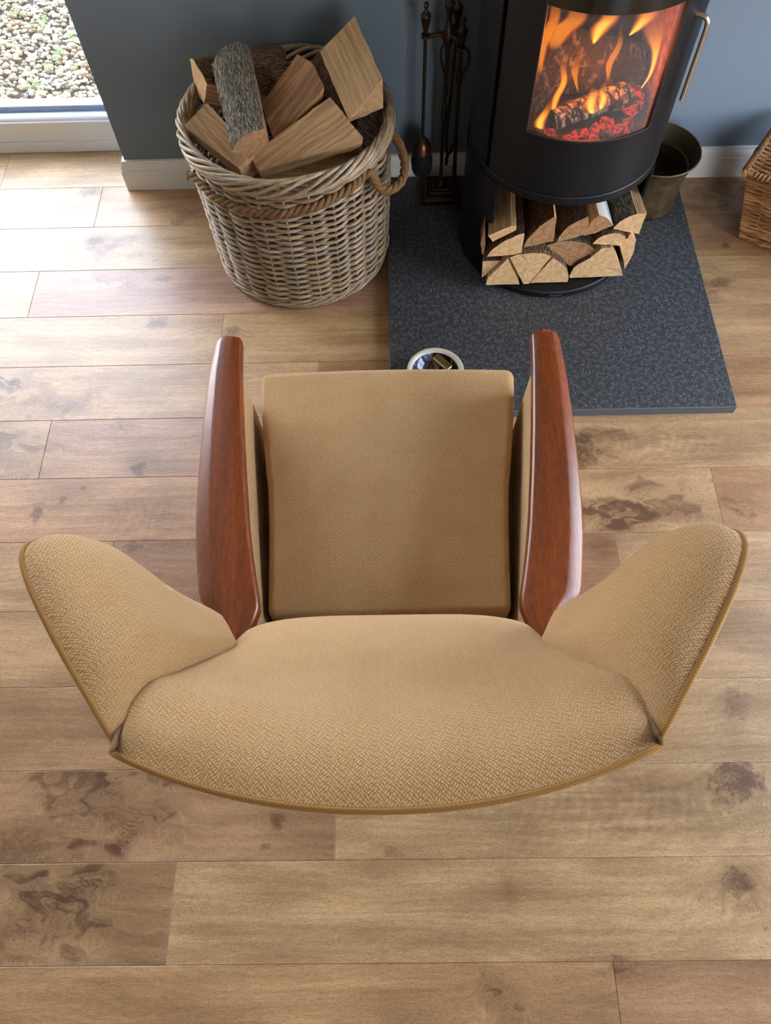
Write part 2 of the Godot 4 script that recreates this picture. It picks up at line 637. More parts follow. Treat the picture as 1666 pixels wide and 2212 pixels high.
	m = mat("rope", Color(0.62, 0.48, 0.31), 0.95)
	var rp := tex(64, 64, func(x, y):
		var k := 0.5 + 0.5 * sin(TAU * (x / 32.0 + y / 16.0)) + f2.get_noise_2d(x, y) * 0.5
		return Color(0.5, 0.45, 0.38).lerp(Color(1, 1, 1), clampf(k, 0, 1)))
	m.albedo_texture = rp
	m.uv1_scale = Vector3(60, 2, 1)
	relief(m, rp, 0.12)
	# metals
	mat("bronze", Color(0.235, 0.175, 0.135), 0.38, 0.7)
	mat("bronze_bright", Color(0.36, 0.255, 0.175), 0.32, 0.8)
	mat("black_iron", Color(0.06, 0.055, 0.05), 0.5, 0.6)
	mat("bristle", Color(0.025, 0.022, 0.02), 0.8)
	m = mat("brass_old", Color(0.43, 0.375, 0.265), 0.5, 0.65)
	m.roughness_texture = seamless(256, 256, 0.02, 81, [[0.0, Color(0.6, 0.6, 0.6)], [1.0, Color(1, 1, 1)]], 4)
	m.albedo_texture = seamless(256, 256, 0.015, 82, [[0.0, Color(0.62, 0.58, 0.5)], [0.6, Color(0.92, 0.9, 0.84)], [1.0, Color(1, 1, 1)]], 4)
	tri_map(m, 5.0)
	m = mat("brass_dark", Color(0.33, 0.28, 0.19), 0.6, 0.7)  # darker, browner brass than the outside of the pot
	mat("brass_tin", Color(0.66, 0.57, 0.38), 0.36, 1.0)
	mat("ceramic", Color(0.77, 0.74, 0.68), 0.3)
	var bn := noise(91, 0.02, 2, FastNoiseLite.TYPE_CELLULAR)
	bn.cellular_return_type = FastNoiseLite.RETURN_CELL_VALUE
	m = mat("painted_glaze", Color.WHITE, 0.06)
	m.albedo_texture = tex(256, 256, func(x, y):
		var q := Vector2(x - 128, y - 128)
		var s := q.x * 0.88 + q.y * 0.42
		var k := bn.get_noise_2d(x, y)
		var c := Color(0.10, 0.055, 0.04)
		if s < -62: c = Color(0.16, 0.24, 0.38) if k > -0.2 else Color(0.33, 0.42, 0.50)
		elif s > 52: c = Color(0.13, 0.20, 0.26) if k > 0 else Color(0.26, 0.29, 0.27)
		elif k > 0.35: c = Color(0.30, 0.16, 0.11)
		elif k < -0.55: c = Color(0.52, 0.47, 0.40)
		if absf(s - 48) < 4: c = Color(0.50, 0.38, 0.25)
		return c)
	# outside
	for i in 7:
		mat("stone%d" % i, [Color(0.47, 0.42, 0.315), Color(0.54, 0.50, 0.405), Color(0.40, 0.335, 0.24), Color(0.60, 0.57, 0.49), Color(0.31, 0.27, 0.22), Color(0.47, 0.36, 0.225), Color(0.47, 0.46, 0.45)][i], 0.85)
	m = mat("soil", Color(0.17, 0.13, 0.095), 1.0)
	mat("grass_ground", Color(0.26, 0.30, 0.17), 1.0)
	m = mat("weed_leaf", Color(0.24, 0.42, 0.13), 0.6)
	m.backlight_enabled = true
	m.backlight = Color(0.3, 0.5, 0.1)
	mat("twig", Color(0.52, 0.42, 0.32), 0.9)
	mat("dry_leaf", Color(0.55, 0.36, 0.28), 0.9)


# ================================================================ the room
func struct(called: String, g: Geo, m: Material, base := Vector3.ZERO) -> MeshInstance3D:
	var o := solo(called, g, m, base, "", "", "", "structure")
	return o


func slab(x0: float, x1: float, y0: float, y1: float, z0: float, z1: float, g: Geo = null) -> Geo:
	if g == null: g = Geo.new()
	g.box(Vector3((x0 + x1) / 2, (y0 + y1) / 2, (z0 + z1) / 2), Vector3(absf(x1 - x0), absf(y1 - y0), absf(z1 - z0)) / 2)
	return g


const XL := -3.0
const XR := 2.3
const ZB := 4.4
const HC := 2.4

func build_room() -> void:
	# back wall stands forward of the glazed bay on its left
	struct("wall_back", slab(-0.868, XR, -0.06, HC, -0.32, 0.0), M.wall_paint)
	struct("wall_bay", slab(XL, -0.868, 2.15, HC, -0.32, -0.17), M.white_wall)
	var g := slab(XL - 0.2, XL, -0.06, HC, -0.32, ZB + 0.2)
	struct("wall_left", g, M.white_wall)
	# right wall with a wide glazed opening
	g = slab(XR, XR + 0.2, -0.06, HC, -0.32, 0.45)
	slab(XR, XR + 0.2, -0.06, HC, 2.25, ZB + 0.2, g)
	slab(XR, XR + 0.2, 2.15, HC, 0.45, 2.25, g)
	slab(XR, XR + 0.2, -0.06, 0.3, 0.45, 2.25, g)
	struct("wall_right", g, M.white_wall)
	# wall behind the camera with a window
	g = slab(XL, 0.9, -0.06, HC, ZB, ZB + 0.2)
	slab(2.15, XR, -0.06, HC, ZB, ZB + 0.2, g)
	slab(0.9, 2.15, -0.06, 0.25, ZB, ZB + 0.2, g)
	slab(0.9, 2.15, 2.1, HC, ZB, ZB + 0.2, g)
	struct("wall_rear", g, M.wall_paint)
	struct("ceiling", slab(XL - 0.2, XR + 0.2, HC, HC + 0.2, -0.4, ZB + 0.2), M.ceiling_paint)
	# glazing: the one the photograph shows, floor-length, left of the stove wall
	var w := thing("window_1", "floor-length white framed window beside the blue-grey wall, gravel outside", "", Vector3(-1.934, 0, -0.2), "", "structure")
	g = Geo.new()
	g.box(Vector3(-1.934, 0.055, -0.235), Vector3(1.066, 0.055, 0.045), 0.003)
	part(w, "sill_board", g, M.white_gloss)
	g = Geo.new()
	var prof := [Vector2(-0.19, 0.0), Vector2(-0.19, 0.036), Vector2(-0.192, 0.038)]
	g.box(Vector3(-1.934, 0.019, -0.188), Vector3(1.066, 0.019, 0.006), 0.0015)
	part(w, "threshold_strip", g, M.white_gloss)
	g = Geo.new()
	var rows := []
	for i in 9:
		var a := PI / 2 * i / 8
		rows.append(PackedVector3Array([Vector3(-3.0, 0.108 + 0.018 * sin(a), -0.214 + 0.02 * cos(a)), Vector3(-0.868, 0.108 + 0.018 * sin(a), -0.214 + 0.02 * cos(a))]))
	rows.append(PackedVector3Array([Vector3(-3.0, 0.126, -0.26), Vector3(-0.868, 0.126, -0.26)]))
	g.grid(rows)
	part(w, "bottom_rail", g, M.white_plastic, "", false)
	g = slab(-3.0, -0.868, 0.126, 0.141, -0.262, -0.2215)
	part(w, "sky_tinted_gasket", g, M.sky_tinted_gasket)
	g = slab(-3.0, -0.868, 0.141, 0.146, -0.262, -0.224)
	part(w, "glazing_bead", g, M.white_plastic)
	g = slab(-3.0, -0.868, 0.14, 2.15, -0.240, -0.234)
	part(w, "pane", g, M.pane)
	g = slab(-3.0, -0.868, 2.09, 2.15, -0.28, -0.19)
	slab(-3.0, -2.94, 0.1, 2.15, -0.28, -0.19, g)
	part(w, "window_frame", g, M.white_plastic)
	w = thing("window_2", "", "", Vector3(XR, 0, 1.35), "", "structure")
	g = Geo.new()
	for zz in [0.48, 1.35, 2.22]: g.box(Vector3(XR + 0.1, 1.225, zz), Vector3(0.03, 0.925, 0.035), 0.004)
	for yy in [0.34, 2.11]: g.box(Vector3(XR + 0.1, yy, 1.35), Vector3(0.03, 0.04, 0.90), 0.004)
	part(w, "window_frame", g, M.white_plastic)
	part(w, "pane", slab(XR + 0.097, XR + 0.103, 0.3, 2.15, 0.45, 2.25), M.pane)
	w = thing("window_3", "", "", Vector3(1.525, 0, ZB), "", "structure")
	g = Geo.new()
	for xx in [0.93, 1.525, 2.12]: g.box(Vector3(xx, 1.175, ZB + 0.1), Vector3(0.03, 0.925, 0.03), 0.004)
	for yy in [0.28, 2.07]: g.box(Vector3(1.525, yy, ZB + 0.1), Vector3(0.62, 0.03, 0.03), 0.004)
	part(w, "window_frame", g, M.white_plastic)
	part(w, "pane", slab(0.9, 2.15, 0.25, 2.1, ZB + 0.097, ZB + 0.103), M.pane)
	# skirting boards, moulded along the top
	var sk := [Vector2(0.0, 0.0), Vector2(0.018, 0.0), Vector2(0.018, 0.070), Vector2(0.0165, 0.0725), Vector2(0.0145, 0.0735), Vector2(0.0155, 0.078), Vector2(0.0135, 0.088), Vector2(0.0095, 0.096), Vector2(0.0085, 0.0985), Vector2(0.0095, 0.1005), Vector2(0.0085, 0.104), Vector2(0.0, 0.1045)]
	struct("baseboard_back", skirting(sk, [Vector3(-0.868, 0, -0.19), Vector3(-0.868, 0, 0.0), Vector3(XR, 0, 0.0)]), M.white_gloss)
	struct("baseboard_right", skirting(sk, [Vector3(XR, 0, 0.0), Vector3(XR, 0, ZB)]), M.white_gloss)


func skirting(prof: Array, path: Array) -> Geo:   # the wall lies on the left of the path
	var g := Geo.new()
	for s in path.size() - 1:
		var a: Vector3 = path[s]
		var b: Vector3 = path[s + 1]
		var d := (b - a).normalized()
		var out := Vector3(-d.z, 0, d.x)
		for k in prof.size() - 1:
			var row := []
			for q in [prof[k], prof[k + 1]]:
				var pa: Vector3 = a + out * q.x + Vector3.UP * q.y
				var pb: Vector3 = b + out * q.x + Vector3.UP * q.y
				if s > 0: pa -= d * q.x        # mitred outer corner
				if s < path.size() - 2: pb += d * q.x
				row.append([pa, pb])
			g.quad(row[0][0], row[0][1], row[1][1], row[1][0])
	return g


# ================================================================ floor of oak planks
const JOINTS := {-1: -1.328, 0: -0.974, 1: 0.85, 2: -1.115, 3: -0.511, 4: -0.219, 5: -0.967, 6: 0.848, 7: 0.563, 8: -1.02, 9: 0.16, 10: -0.141, 11: -0.480, 12: 0.422}
# marks in the wood: x, z, rx, rz, strength, kind (0 knot, 1 burl, 2 feather figure, 3 smudge)
const MARKS := [
	[-1.01, 0.02, 0.035, 0.022, 1.0, 0], [-0.96, 0.255, 0.028, 0.018, 1.0, 0], [-0.92, 0.27, 0.08, 0.05, 0.6, 1], [-0.65, 0.13, 0.05, 0.05, 0.7, 1], [-0.83, 0.42, 0.09, 0.03, 0.7, 1], [-0.71, 0.60, 0.030, 0.020, 0.9, 0],
	[-1.11, 0.80, 0.07, 0.045, 0.9, 1], [-1.10, 0.81, 0.016, 0.012, 0.9, 0], [-0.98, 0.87, 0.10, 0.05, 0.45, 1], [-1.05, 1.05, 0.09, 0.05, 0.8, 1], [-0.70, 1.09, 0.05, 0.06, 0.6, 3], [-0.69, 1.12, 0.02, 0.02, 0.7, 1], [-0.76, 0.962, 0.05, 0.018, 0.8, 1],
	[-0.66, 1.29, 0.09, 0.10, 0.55, 2], [-0.95, 1.245, 0.012, 0.022, 0.9, 0], [-0.89, 1.205, 0.009, 0.010, 0.8, 0], [-0.84, 1.17, 0.007, 0.006, 0.8, 0], [-0.68, 1.345, 0.02, 0.012, 0.8, 0],
	[-0.74, 1.95, 0.08, 0.055, 0.8, 1], [-0.62, 1.98, 0.07, 0.06, 0.75, 1], [-0.60, 2.03, 0.09, 0.03, 0.75, 1], [-0.27, 2.01, 0.013, 0.014, 1.0, 0], [-0.67, 1.910, 0.009, 0.007, 0.9, 0], [-0.60, 1.908, 0.007, 0.005, 0.9, 0], [-0.55, 1.915, 0.02, 0.012, 0.6, 0], [-0.52, 1.93, 0.012, 0.006, 0.9, 0], [-0.29, 2.06, 0.008, 0.006, 0.6, 0], [-0.84, 2.06, 0.07, 0.03, 0.6, 0],
	[-0.78, 2.14, 0.09, 0.05, 1.0, 1], [-0.70, 2.13, 0.08, 0.035, 1.0, 1], [-0.78, 2.22, 0.10, 0.03, 0.95, 1], [-0.69, 2.19, 0.10, 0.03, 0.7, 1], [-0.67, 2.25, 0.02, 0.03, 0.6, 1],
	[0.74, 1.935, 0.05, 0.035, 0.9, 0], [0.78, 1.94, 0.09, 0.05, 0.6, 1], [0.47, 1.99, 0.26, 0.07, 0.75, 2], [0.58, 1.96, 0.10, 0.06, 0.4, 3], [0.52, 2.035, 0.06, 0.008, 0.8, 1], [0.70, 2.14, 0.026, 0.024, 0.95, 0], [0.70, 2.14, 0.06, 0.05, 0.5, 1], [0.225, 2.15, 0.018, 0.04, 0.5, 3], [0.18, 2.36, 0.045, 0.06, 0.8, 1], [0.43, 2.29, 0.05, 0.012, 0.8, 1],
	[0.40, 2.25, 0.05, 0.04, 0.45, 2], [-0.02, 2.07, 0.02, 0.02, 0.5, 1],
	[0.62, 1.07, 0.24, 0.05, 0.85, 2], [0.50, 1.09, 0.045, 0.05, 0.9, 0], [0.60, 1.03, 0.10, 0.02, 0.6, 1], [0.66, 1.24, 0.14, 0.06, 0.75, 1], [0.56, 1.29, 0.10, 0.04, 0.85, 1], [0.53, 1.36, 0.04, 0.06, 0.6, 3], [0.78, 1.77, 0.025, 0.03, 0.55, 0], [0.76, 1.82, 0.03, 0.06, 0.35, 3], [0.72, 1.60, 0.2, 0.05, 0.3, 3],
	[1.00, 0.50, 0.06, 0.05, 0.6, 1], [-0.48, 0.635, 0.02, 0.022, 0.7, 0], [1.08, 0.09, 0.12, 0.05, 0.8, 1], [1.06, 0.33, 0.01, 0.012, 0.9, 0], [-0.5, 1.62, 0.05, 0.03, 0.3, 3], [0.1, 1.0, 0.03, 0.02, 0.5, 0]]
# planks whose tone the photograph sets apart: row, x inside it, tone
const TONES := [[2, -0.5, Color(0.93, 0.84, 0.85)], [0, -0.5, Color(1.0, 0.92, 0.86)], [5, -0.5, Color(0.93, 0.84, 0.80)], [5, -1.2, Color(0.92, 0.86, 0.80)], [6, -0.5, Color(0.97, 0.87, 0.80)], [6, 1.2, Color(0.93, 0.83, 0.76)], [7, 0.0, Color(0.86, 0.77, 0.72)], [7, 0.9, Color(0.98, 0.94, 0.90)], [3, 0.2, Color(1.0, 0.95, 0.86)], [4, 0.2, Color(0.90, 0.80, 0.70)], [9, -0.5, Color(0.93, 0.86, 0.80)], [10, -0.5, Color(0.92, 0.85, 0.80)], [10, 0.4, Color(1.0, 0.97, 0.90)], [11, 0.3, Color(1.0, 0.96, 0.89)], [11, -0.9, Color(0.90, 0.84, 0.78)], [12, -0.3, Color(0.95, 0.88, 0.80)], [12, 0.9, Color(0.92, 0.84, 0.79)], [1, 1.1, Color(0.90, 0.80, 0.70)], [4, 1.3, Color(0.93, 0.84, 0.76)], [8, 0.6, Color(0.95, 0.91, 0.87)], [9, 0.8, Color(0.97, 0.94, 0.89)]]
const PX := 0.0012
var jobs := []
var pixels := []

func build_floor() -> void:
	var fl := struct("floor", slab(XL, XR, -0.06, -0.010, -0.24, ZB), M.screed)
	var L := 1.293
	var seen := []
	var rest := []
	for k in range(-1, 23):
		var j: float = JOINTS.get(k, -0.3 + fmod(k * 0.61, 1.2))
		var x := j - L * ceilf((j - XL) / L)
		while x < XR:
			var a := maxf(x, XL)
			var far := L if k != 4 else (0.72 if absf(x - j) < 0.01 else L)     # one short cut plank runs under the hearth
			var b := minf(x + far, XR)
			if b - a > 0.02:
				var near := k <= 12 and b > -1.45 - 0.02 * (12 - k) and a < 1.4
				(seen if near else rest).append([k, a, b])
			x += far
	var rng := RandomNumberGenerator.new()
	rng.seed = 12
	for p in seen:
		var tone := Color(1.0, 0.955, 0.89).lerp(Color(0.96, 0.89, 0.82), rng.randf())
		for t in TONES:
			if t[0] == p[0] and t[1] >= p[1] and t[1] < p[2]: tone = t[2]
		var near := []
		for mk in MARKS:
			if mk[0] > p[1] - 0.25 and mk[0] < p[2] + 0.25 and mk[1] > p[0] * PW - 0.02 and mk[1] < (p[0] + 1) * PW + 0.02: near.append(mk)
		jobs.append({"w": int((p[2] - p[1]) / PX), "h": int(PW / PX), "x": p[1], "z": p[0] * PW, "tone": tone, "marks": near, "k": jobs.size(), "off": rng.randf() * 50.0})
	pixels.resize(jobs.size())
	var task := WorkerThreadPool.add_group_task(paint_plank, jobs.size(), -1, true)
	WorkerThreadPool.wait_for_group_task_completion(task)
	var pn := noise(150, 1.0, 2)
	var pore := tex(256, 256, func(x, y):
		var g := 0.6 + 0.4 * pn.get_noise_2d(x * 0.05, y * 0.55) - 0.5 * smoothstep(0.3, 0.6, pn.get_noise_2d(x * 0.09 + 70, y * 0.8))
		return Color(g, g, g))
	var mats := []
	for i in jobs.size():
		var m := mat("oak%d" % i, Color.WHITE, 0.36)
		m.albedo_texture = ImageTexture.create_from_image(Image.create_from_data(jobs[i].w, jobs[i].h, false, Image.FORMAT_RGB8, pixels[i]))
		m.texture_repeat = false
		m.metallic_specular = 0.5
		mats.append(m)
	var long_ := mats.filter(func(m): return m.albedo_texture.get_width() > 900)
	for p in seen: plank(fl, p, mats[seen.find(p)])
	for i in rest.size(): plank(fl, rest[i], long_[i * 5 % long_.size()])
	for i in jobs.size():
		relief(mats[i], pore, 0.018)


func plank(fl: MeshInstance3D, p: Array, m: Material) -> void:
	var g := Geo.new()
	var gap := 0.0003
	var x0: float = p[1] + gap
	var x1: float = p[2] - gap
	var z0: float = p[0] * PW + gap
	var z1: float = (p[0] + 1) * PW - gap
	var b := 0.0009
	var d := 0.0007
	var o := [Vector3(x0, -d, z0), Vector3(x1, -d, z0), Vector3(x1, -d, z1), Vector3(x0, -d, z1)]
	var t := [Vector3(x0 + b, 0, z0 + b), Vector3(x1 - b, 0, z0 + b), Vector3(x1 - b, 0, z1 - b), Vector3(x0 + b, 0, z1 - b)]
	var f := func(q: Vector3) -> Vector2: return Vector2((q.x - x0) / (x1 - x0), (q.z - z0) / (z1 - z0))
	g.tri(t[0], t[1], t[2], f.call(t[0]), f.call(t[1]), f.call(t[2]))
	g.tri(t[0], t[2], t[3], f.call(t[0]), f.call(t[2]), f.call(t[3]))
	for i in 4:
		var j := (i + 1) % 4
		g.tri(o[i], o[j], t[j], f.call(o[i]), f.call(o[j]), f.call(t[j]))
		g.tri(o[i], t[j], t[i], f.call(o[i]), f.call(t[j]), f.call(t[i]))
		var dn := Vector3.DOWN * 0.009
		g.tri(o[i] + dn, o[j] + dn, o[j], f.call(o[i]), f.call(o[j]), f.call(o[j]))
		g.tri(o[i] + dn, o[j], o[i], f.call(o[i]), f.call(o[j]), f.call(o[i]))
	part(fl, "plank", g, m)


func paint_plank(k: int) -> void:
	var j: Dictionary = jobs[k]
	var w: int = j.w
	var h: int = j.h
	var out := PackedByteArray()
	out.resize(w * h * 3)
	var n1 := noise(100 + k, 1.0, 2)
	var n2 := noise(200 + k, 1.0, 1)
	var n3 := noise(300 + k, 1.0, 3)
	var tone: Color = j.tone
	var light := Color(0.72, 0.618, 0.485)
	var mid := Color(0.578, 0.480, 0.366)
	var dark := Color(0.345, 0.255, 0.190)
	var marks: Array = j.marks
	var at := 0
	for yy in h:
		var z: float = j.z + yy * PX
		for xx in w:
			var x: float = j.x + xx * PX
			var a := n1.get_noise_2d(x * 2.2, z * 9.0)
			var stain := 0.0
			var bend := 0.0
			var core := 0.0
			var ripple := 0.0
			for m in marks:
				var dx: float = (x - m[0]) / m[2]
				var dz: float = (z - m[1]) / m[3]
				if absf(dx) > 4.0 or absf(dz) > 4.0: continue
				if m[5] == 1:
					dx += n3.get_noise_2d(x * 6.0 + 60.0, z * 9.0) * 1.3
					dz += n3.get_noise_2d(x * 6.0, z * 9.0 + 60.0) * 1.1
				var d2 := dx * dx + dz * dz
				if d2 > 12.0: continue
				var fall := exp(-d2)
				match m[5]:
					0:
						bend += exp(-d2 * 0.45) * m[3] * 1.3
						var d := sqrt(d2) + n3.get_noise_2d(x * 34, z * 34) * 0.5
						core += m[4] * (smoothstep(1.25, 0.35, d) * (0.50 + 0.22 * sin(d * 15.0)) + 0.22 * exp(-d * d * 0.45) + 0.3 * exp(-pow((d - 1.0) * 6.0, 2.0)))
					1:
						bend += exp(-d2 * 0.6) * m[3] * 0.9
						var q := n3.get_noise_2d(x * 5.0 + 31.0, z * 9.0)
						var q2 := n3.get_noise_2d(x * 4.0 + 3.0 + q * 0.5, z * 7.0 + 9.0 + q * 0.5)
						var mask := smoothstep(0.10, 0.55, fall)
						var line := pow(absf(sin((q2 * 7.0 + q * 2.0) * PI)), 7.0)
						var patch := smoothstep(0.10, 0.24, q2 + n2.get_noise_2d(x * 60.0, z * 300.0) * 0.05)
						stain += m[4] * mask * clampf(0.10 + 0.40 * patch + 0.40 * line * (0.4 + 0.6 * fall) + fall * fall * 0.12, 0.0, 1.0)
					2:
						var rp := sin((x - m[0]) * 210.0 + dz * 4.0 + dz * dz * 5.0 + n3.get_noise_2d(x * 6, z * 6) * 5.0)
						ripple += m[4] * exp(-d2 * d2 * 0.5) * rp
						stain += m[4] * 0.30 * exp(-d2 * d2 * 0.4) * (0.6 + n3.get_noise_2d(x * 9, z * 26))
					3:
						stain += m[4] * 0.55 * fall
			var zz := z + bend
			var cath := sin((zz * 46.0 + n1.get_noise_2d(x * 1.1 + 7.0, zz * 5.0) * 2.3) * TAU)
			var fib := n2.get_noise_2d(x * 26.0 + 3.0, zz * 640.0)
			var dash := n2.get_noise_2d(x * 85.0, zz * 500.0 + 80.0)
			var v := 0.64 + a * 0.50 + n1.get_noise_2d(x * 0.8 + 20.0, zz * 42.0) * 0.28 + cath * 0.10 + fib * 0.30 + ripple * 0.20
			v -= 0.55 * smoothstep(0.28, 0.65, dash)
			var c := mid.lerp(light, clampf(v, -0.3, 1.25))
			c = c.lerp(dark, clampf(stain * 0.95 + core * 0.9, 0.0, 0.92))
			out[at] = clampi(int(c.r * tone.r * 255.0), 0, 255)
			out[at + 1] = clampi(int(c.g * tone.g * 255.0), 0, 255)
			out[at + 2] = clampi(int(c.b * tone.b * 255.0), 0, 255)
			at += 3
	pixels[k] = out


# ================================================================ gravel outside the window
func build_outside() -> void:
	var rng := RandomNumberGenerator.new()
	rng.seed = 77
	struct("ground", slab(-14, 14, -0.5, -0.075, -14, 18), M.soil)
	var bed := thing("gravel_bed", "pale angular gravel outside the window with weeds growing through", "gravel", Vector3(-1.4, -0.075, -0.8))
	# angular stones: jittered icosahedra
	var shapes := []
	for k in 6:
		shapes.append(pebble(rng))
	var placed := []
	var z := -0.30
	while z > -2.6:
		var x := -3.4
		while x < -0.55:
			placed.append([Vector3(x + rng.randf_range(-0.008, 0.008), 0, z + rng.randf_range(-0.008, 0.008)), rng.randf_range(0.5, 1.10) * (1.45 if rng.randf() < 0.07 else 1.0)])
			x += 0.0190
		z -= 0.0180
	var inv := cam.transform.affine_inverse()
	var view := []
	var far := []
	for p in placed:
		var pos: Vector3 = p[0]
		pos.y = -0.066 + rng.randf_range(-0.004, 0.010)
		var b := Basis.from_euler(Vector3(rng.randf() * TAU, rng.randf() * TAU, rng.randf() * TAU)).scaled(Vector3(1.15, rng.randf_range(0.6, 0.9), 0.95) * 0.0128 * p[1])
		var e := [Transform3D(b, pos), rng.randi() % 6, [0, 0, 1, 1, 2, 3, 3, 4, 5, 6, 1, 3][rng.randi() % 12]]
		if rng.randf() < 0.08: continue       # gaps where the soil shows
		var l := inv * pos
		var u := 833.0 + 1638.8 * l.x / -l.z
		var v := 1106.0 - 1638.8 * l.y / -l.z
		if u > 0 and v > 0 and v < 245 and u < 165 + 0.36 * v: view.append(e)
		else: far.append(e)
	view.sort_custom(func(a, b): return a[0].basis.x.length() * (3.0 + a[0].origin.z) > b[0].basis.x.length() * (3.0 + b[0].origin.z))
	var base: Vector3 = bases[bed]
	for i in view.size():
		if i >= 300:
			far.append(view[i])
			continue
		var o := MeshInstance3D.new()
		o.name = "stone" if i == 0 else "stone_%03d" % i
		o.mesh = shapes[view[i][1]]
		o.material_override = M["stone%d" % view[i][2]]
		o.transform = Transform3D(view[i][0].basis, view[i][0].origin - base)
		bed.add_child(o, true)
	for c in 7:
		for s in 6:
			var some := far.filter(func(q): return q[1] == s and q[2] == c)
			if some.is_empty(): continue
			var mm := MultiMesh.new()
			mm.transform_format = MultiMesh.TRANSFORM_3D
			mm.mesh = shapes[s]
			mm.instance_count = some.size()
			for i in some.size(): mm.set_instance_transform(i, Transform3D(some[i][0].basis, some[i][0].origin - base))
			var o := MultiMeshInstance3D.new()
			o.name = "small_gravel" if c + s == 0 else "small_gravel_%03d" % (c * 6 + s)
			o.multimesh = mm
			o.material_override = M["stone%d" % c]
			o.set_meta("kind", "stuff")
			bed.add_child(o, true)
	# weeds, twig, dry leaves
	var names := ["small green weed at the top edge of the view through the window", "low green weed left of the twig on the gravel", "pale green weed sprouting in the middle of the gravel", "tiny green weed low down among the pale stones", "green weed near the wall edge on the gravel"]
	var spots := [Vector3(-1.56, -0.06, -1.10), Vector3(-1.42, -0.06, -1.02), Vector3(-1.32, -0.06, -0.80), Vector3(-1.36, -0.06, -0.60), Vector3(-1.24, -0.06, -0.92)]
	for i in 5:
		var g := Geo.new()
		var st := Geo.new()
		for k in 9 if i < 2 else 6:
			var a := rng.randf() * TAU
			var len := rng.randf_range(0.018, 0.04) * (1.3 if i == 0 else 1.0)
			var top: Vector3 = spots[i] + Vector3(cos(a) * len, rng.randf_range(0.012, 0.035), sin(a) * len)
			st.tube(PackedVector3Array([spots[i], spots[i].lerp(top, 0.5) + Vector3.UP * 0.008, top]), 0.0008, 5)
			for q in 3:
				leaf(g, top, a + (q - 1) * 1.5, rng.randf_range(0.009, 0.015), 0.006)
		var t := thing("weed", names[i], "weed", spots[i], "weeds in the gravel")
		part(t, "leaf_cluster", g, M.weed_leaf, "", false)
		part(t, "stem", st, M.twig)
	var tw := Geo.new()
	tw.tube(PackedVector3Array([Vector3(-1.22, -0.045, -0.86), Vector3(-1.17, -0.04, -0.90), Vector3(-1.10, -0.043, -0.97), Vector3(-1.04, -0.04, -1.02)]), [0.003, 0.004, 0.0035, 0.002], 7)
	solo("twig", tw, M.twig, Vector3(-1.13, -0.05, -0.94), "thin bare twig lying across the gravel by the wall edge", "twig")
	for i in 3:
		var g := Geo.new()
		var c: Vector3 = [Vector3(-1.05, -0.045, -0.42), Vector3(-1.20, -0.045, -0.64), Vector3(-1.08, -0.045, -0.50)][i]
		leaf(g, c, 0.6 + i, 0.022, 0.010)
		solo("dry_leaf", g, M.dry_leaf, c, ["reddish dry leaf on the gravel close to the window frame", "brown dry leaf lying farthest out on the gravel", "dry leaf between the reddish leaf and the weed"][i], "leaf", "dry leaves on the gravel")


func leaf(g: Geo, at: Vector3, a: float, len: float, wid: float) -> void:
	var d := Vector3(cos(a), 0.25, sin(a)).normalized()
	var s := d.cross(Vector3.UP).normalized()
	var rows := []
	for i in 6:
		var t := i / 5.0
		var w := wid * sin(PI * clampf(t, 0.03, 0.97))
		var c := at + d * len * t + Vector3.UP * sin(t * PI) * len * 0.15
		rows.append(PackedVector3Array([c - s * w + Vector3.UP * w * 0.3, c, c + s * w + Vector3.UP * w * 0.3]))
	g.grid(rows)


func pebble(rng: RandomNumberGenerator) -> ArrayMesh:
	var p := []
	var t := (1.0 + sqrt(5.0)) / 2.0
	for q in [[-1, t, 0], [1, t, 0], [-1, -t, 0], [1, -t, 0], [0, -1, t], [0, 1, t], [0, -1, -t], [0, 1, -t], [t, 0, -1], [t, 0, 1], [-t, 0, -1], [-t, 0, 1]]:
		p.append(Vector3(q[0], q[1], q[2]).normalized() * rng.randf_range(0.78, 1.15))
	var g := Geo.new()
	for f in [[0, 11, 5], [0, 5, 1], [0, 1, 7], [0, 7, 10], [0, 10, 11], [1, 5, 9], [5, 11, 4], [11, 10, 2], [10, 7, 6], [7, 1, 8], [3, 9, 4], [3, 4, 2], [3, 2, 6], [3, 6, 8], [3, 8, 9], [4, 9, 5], [2, 4, 11], [6, 2, 10], [8, 6, 7], [9, 8, 1]]:
		g.tri(p[f[0]], p[f[2]], p[f[1]])
	return g.mesh()


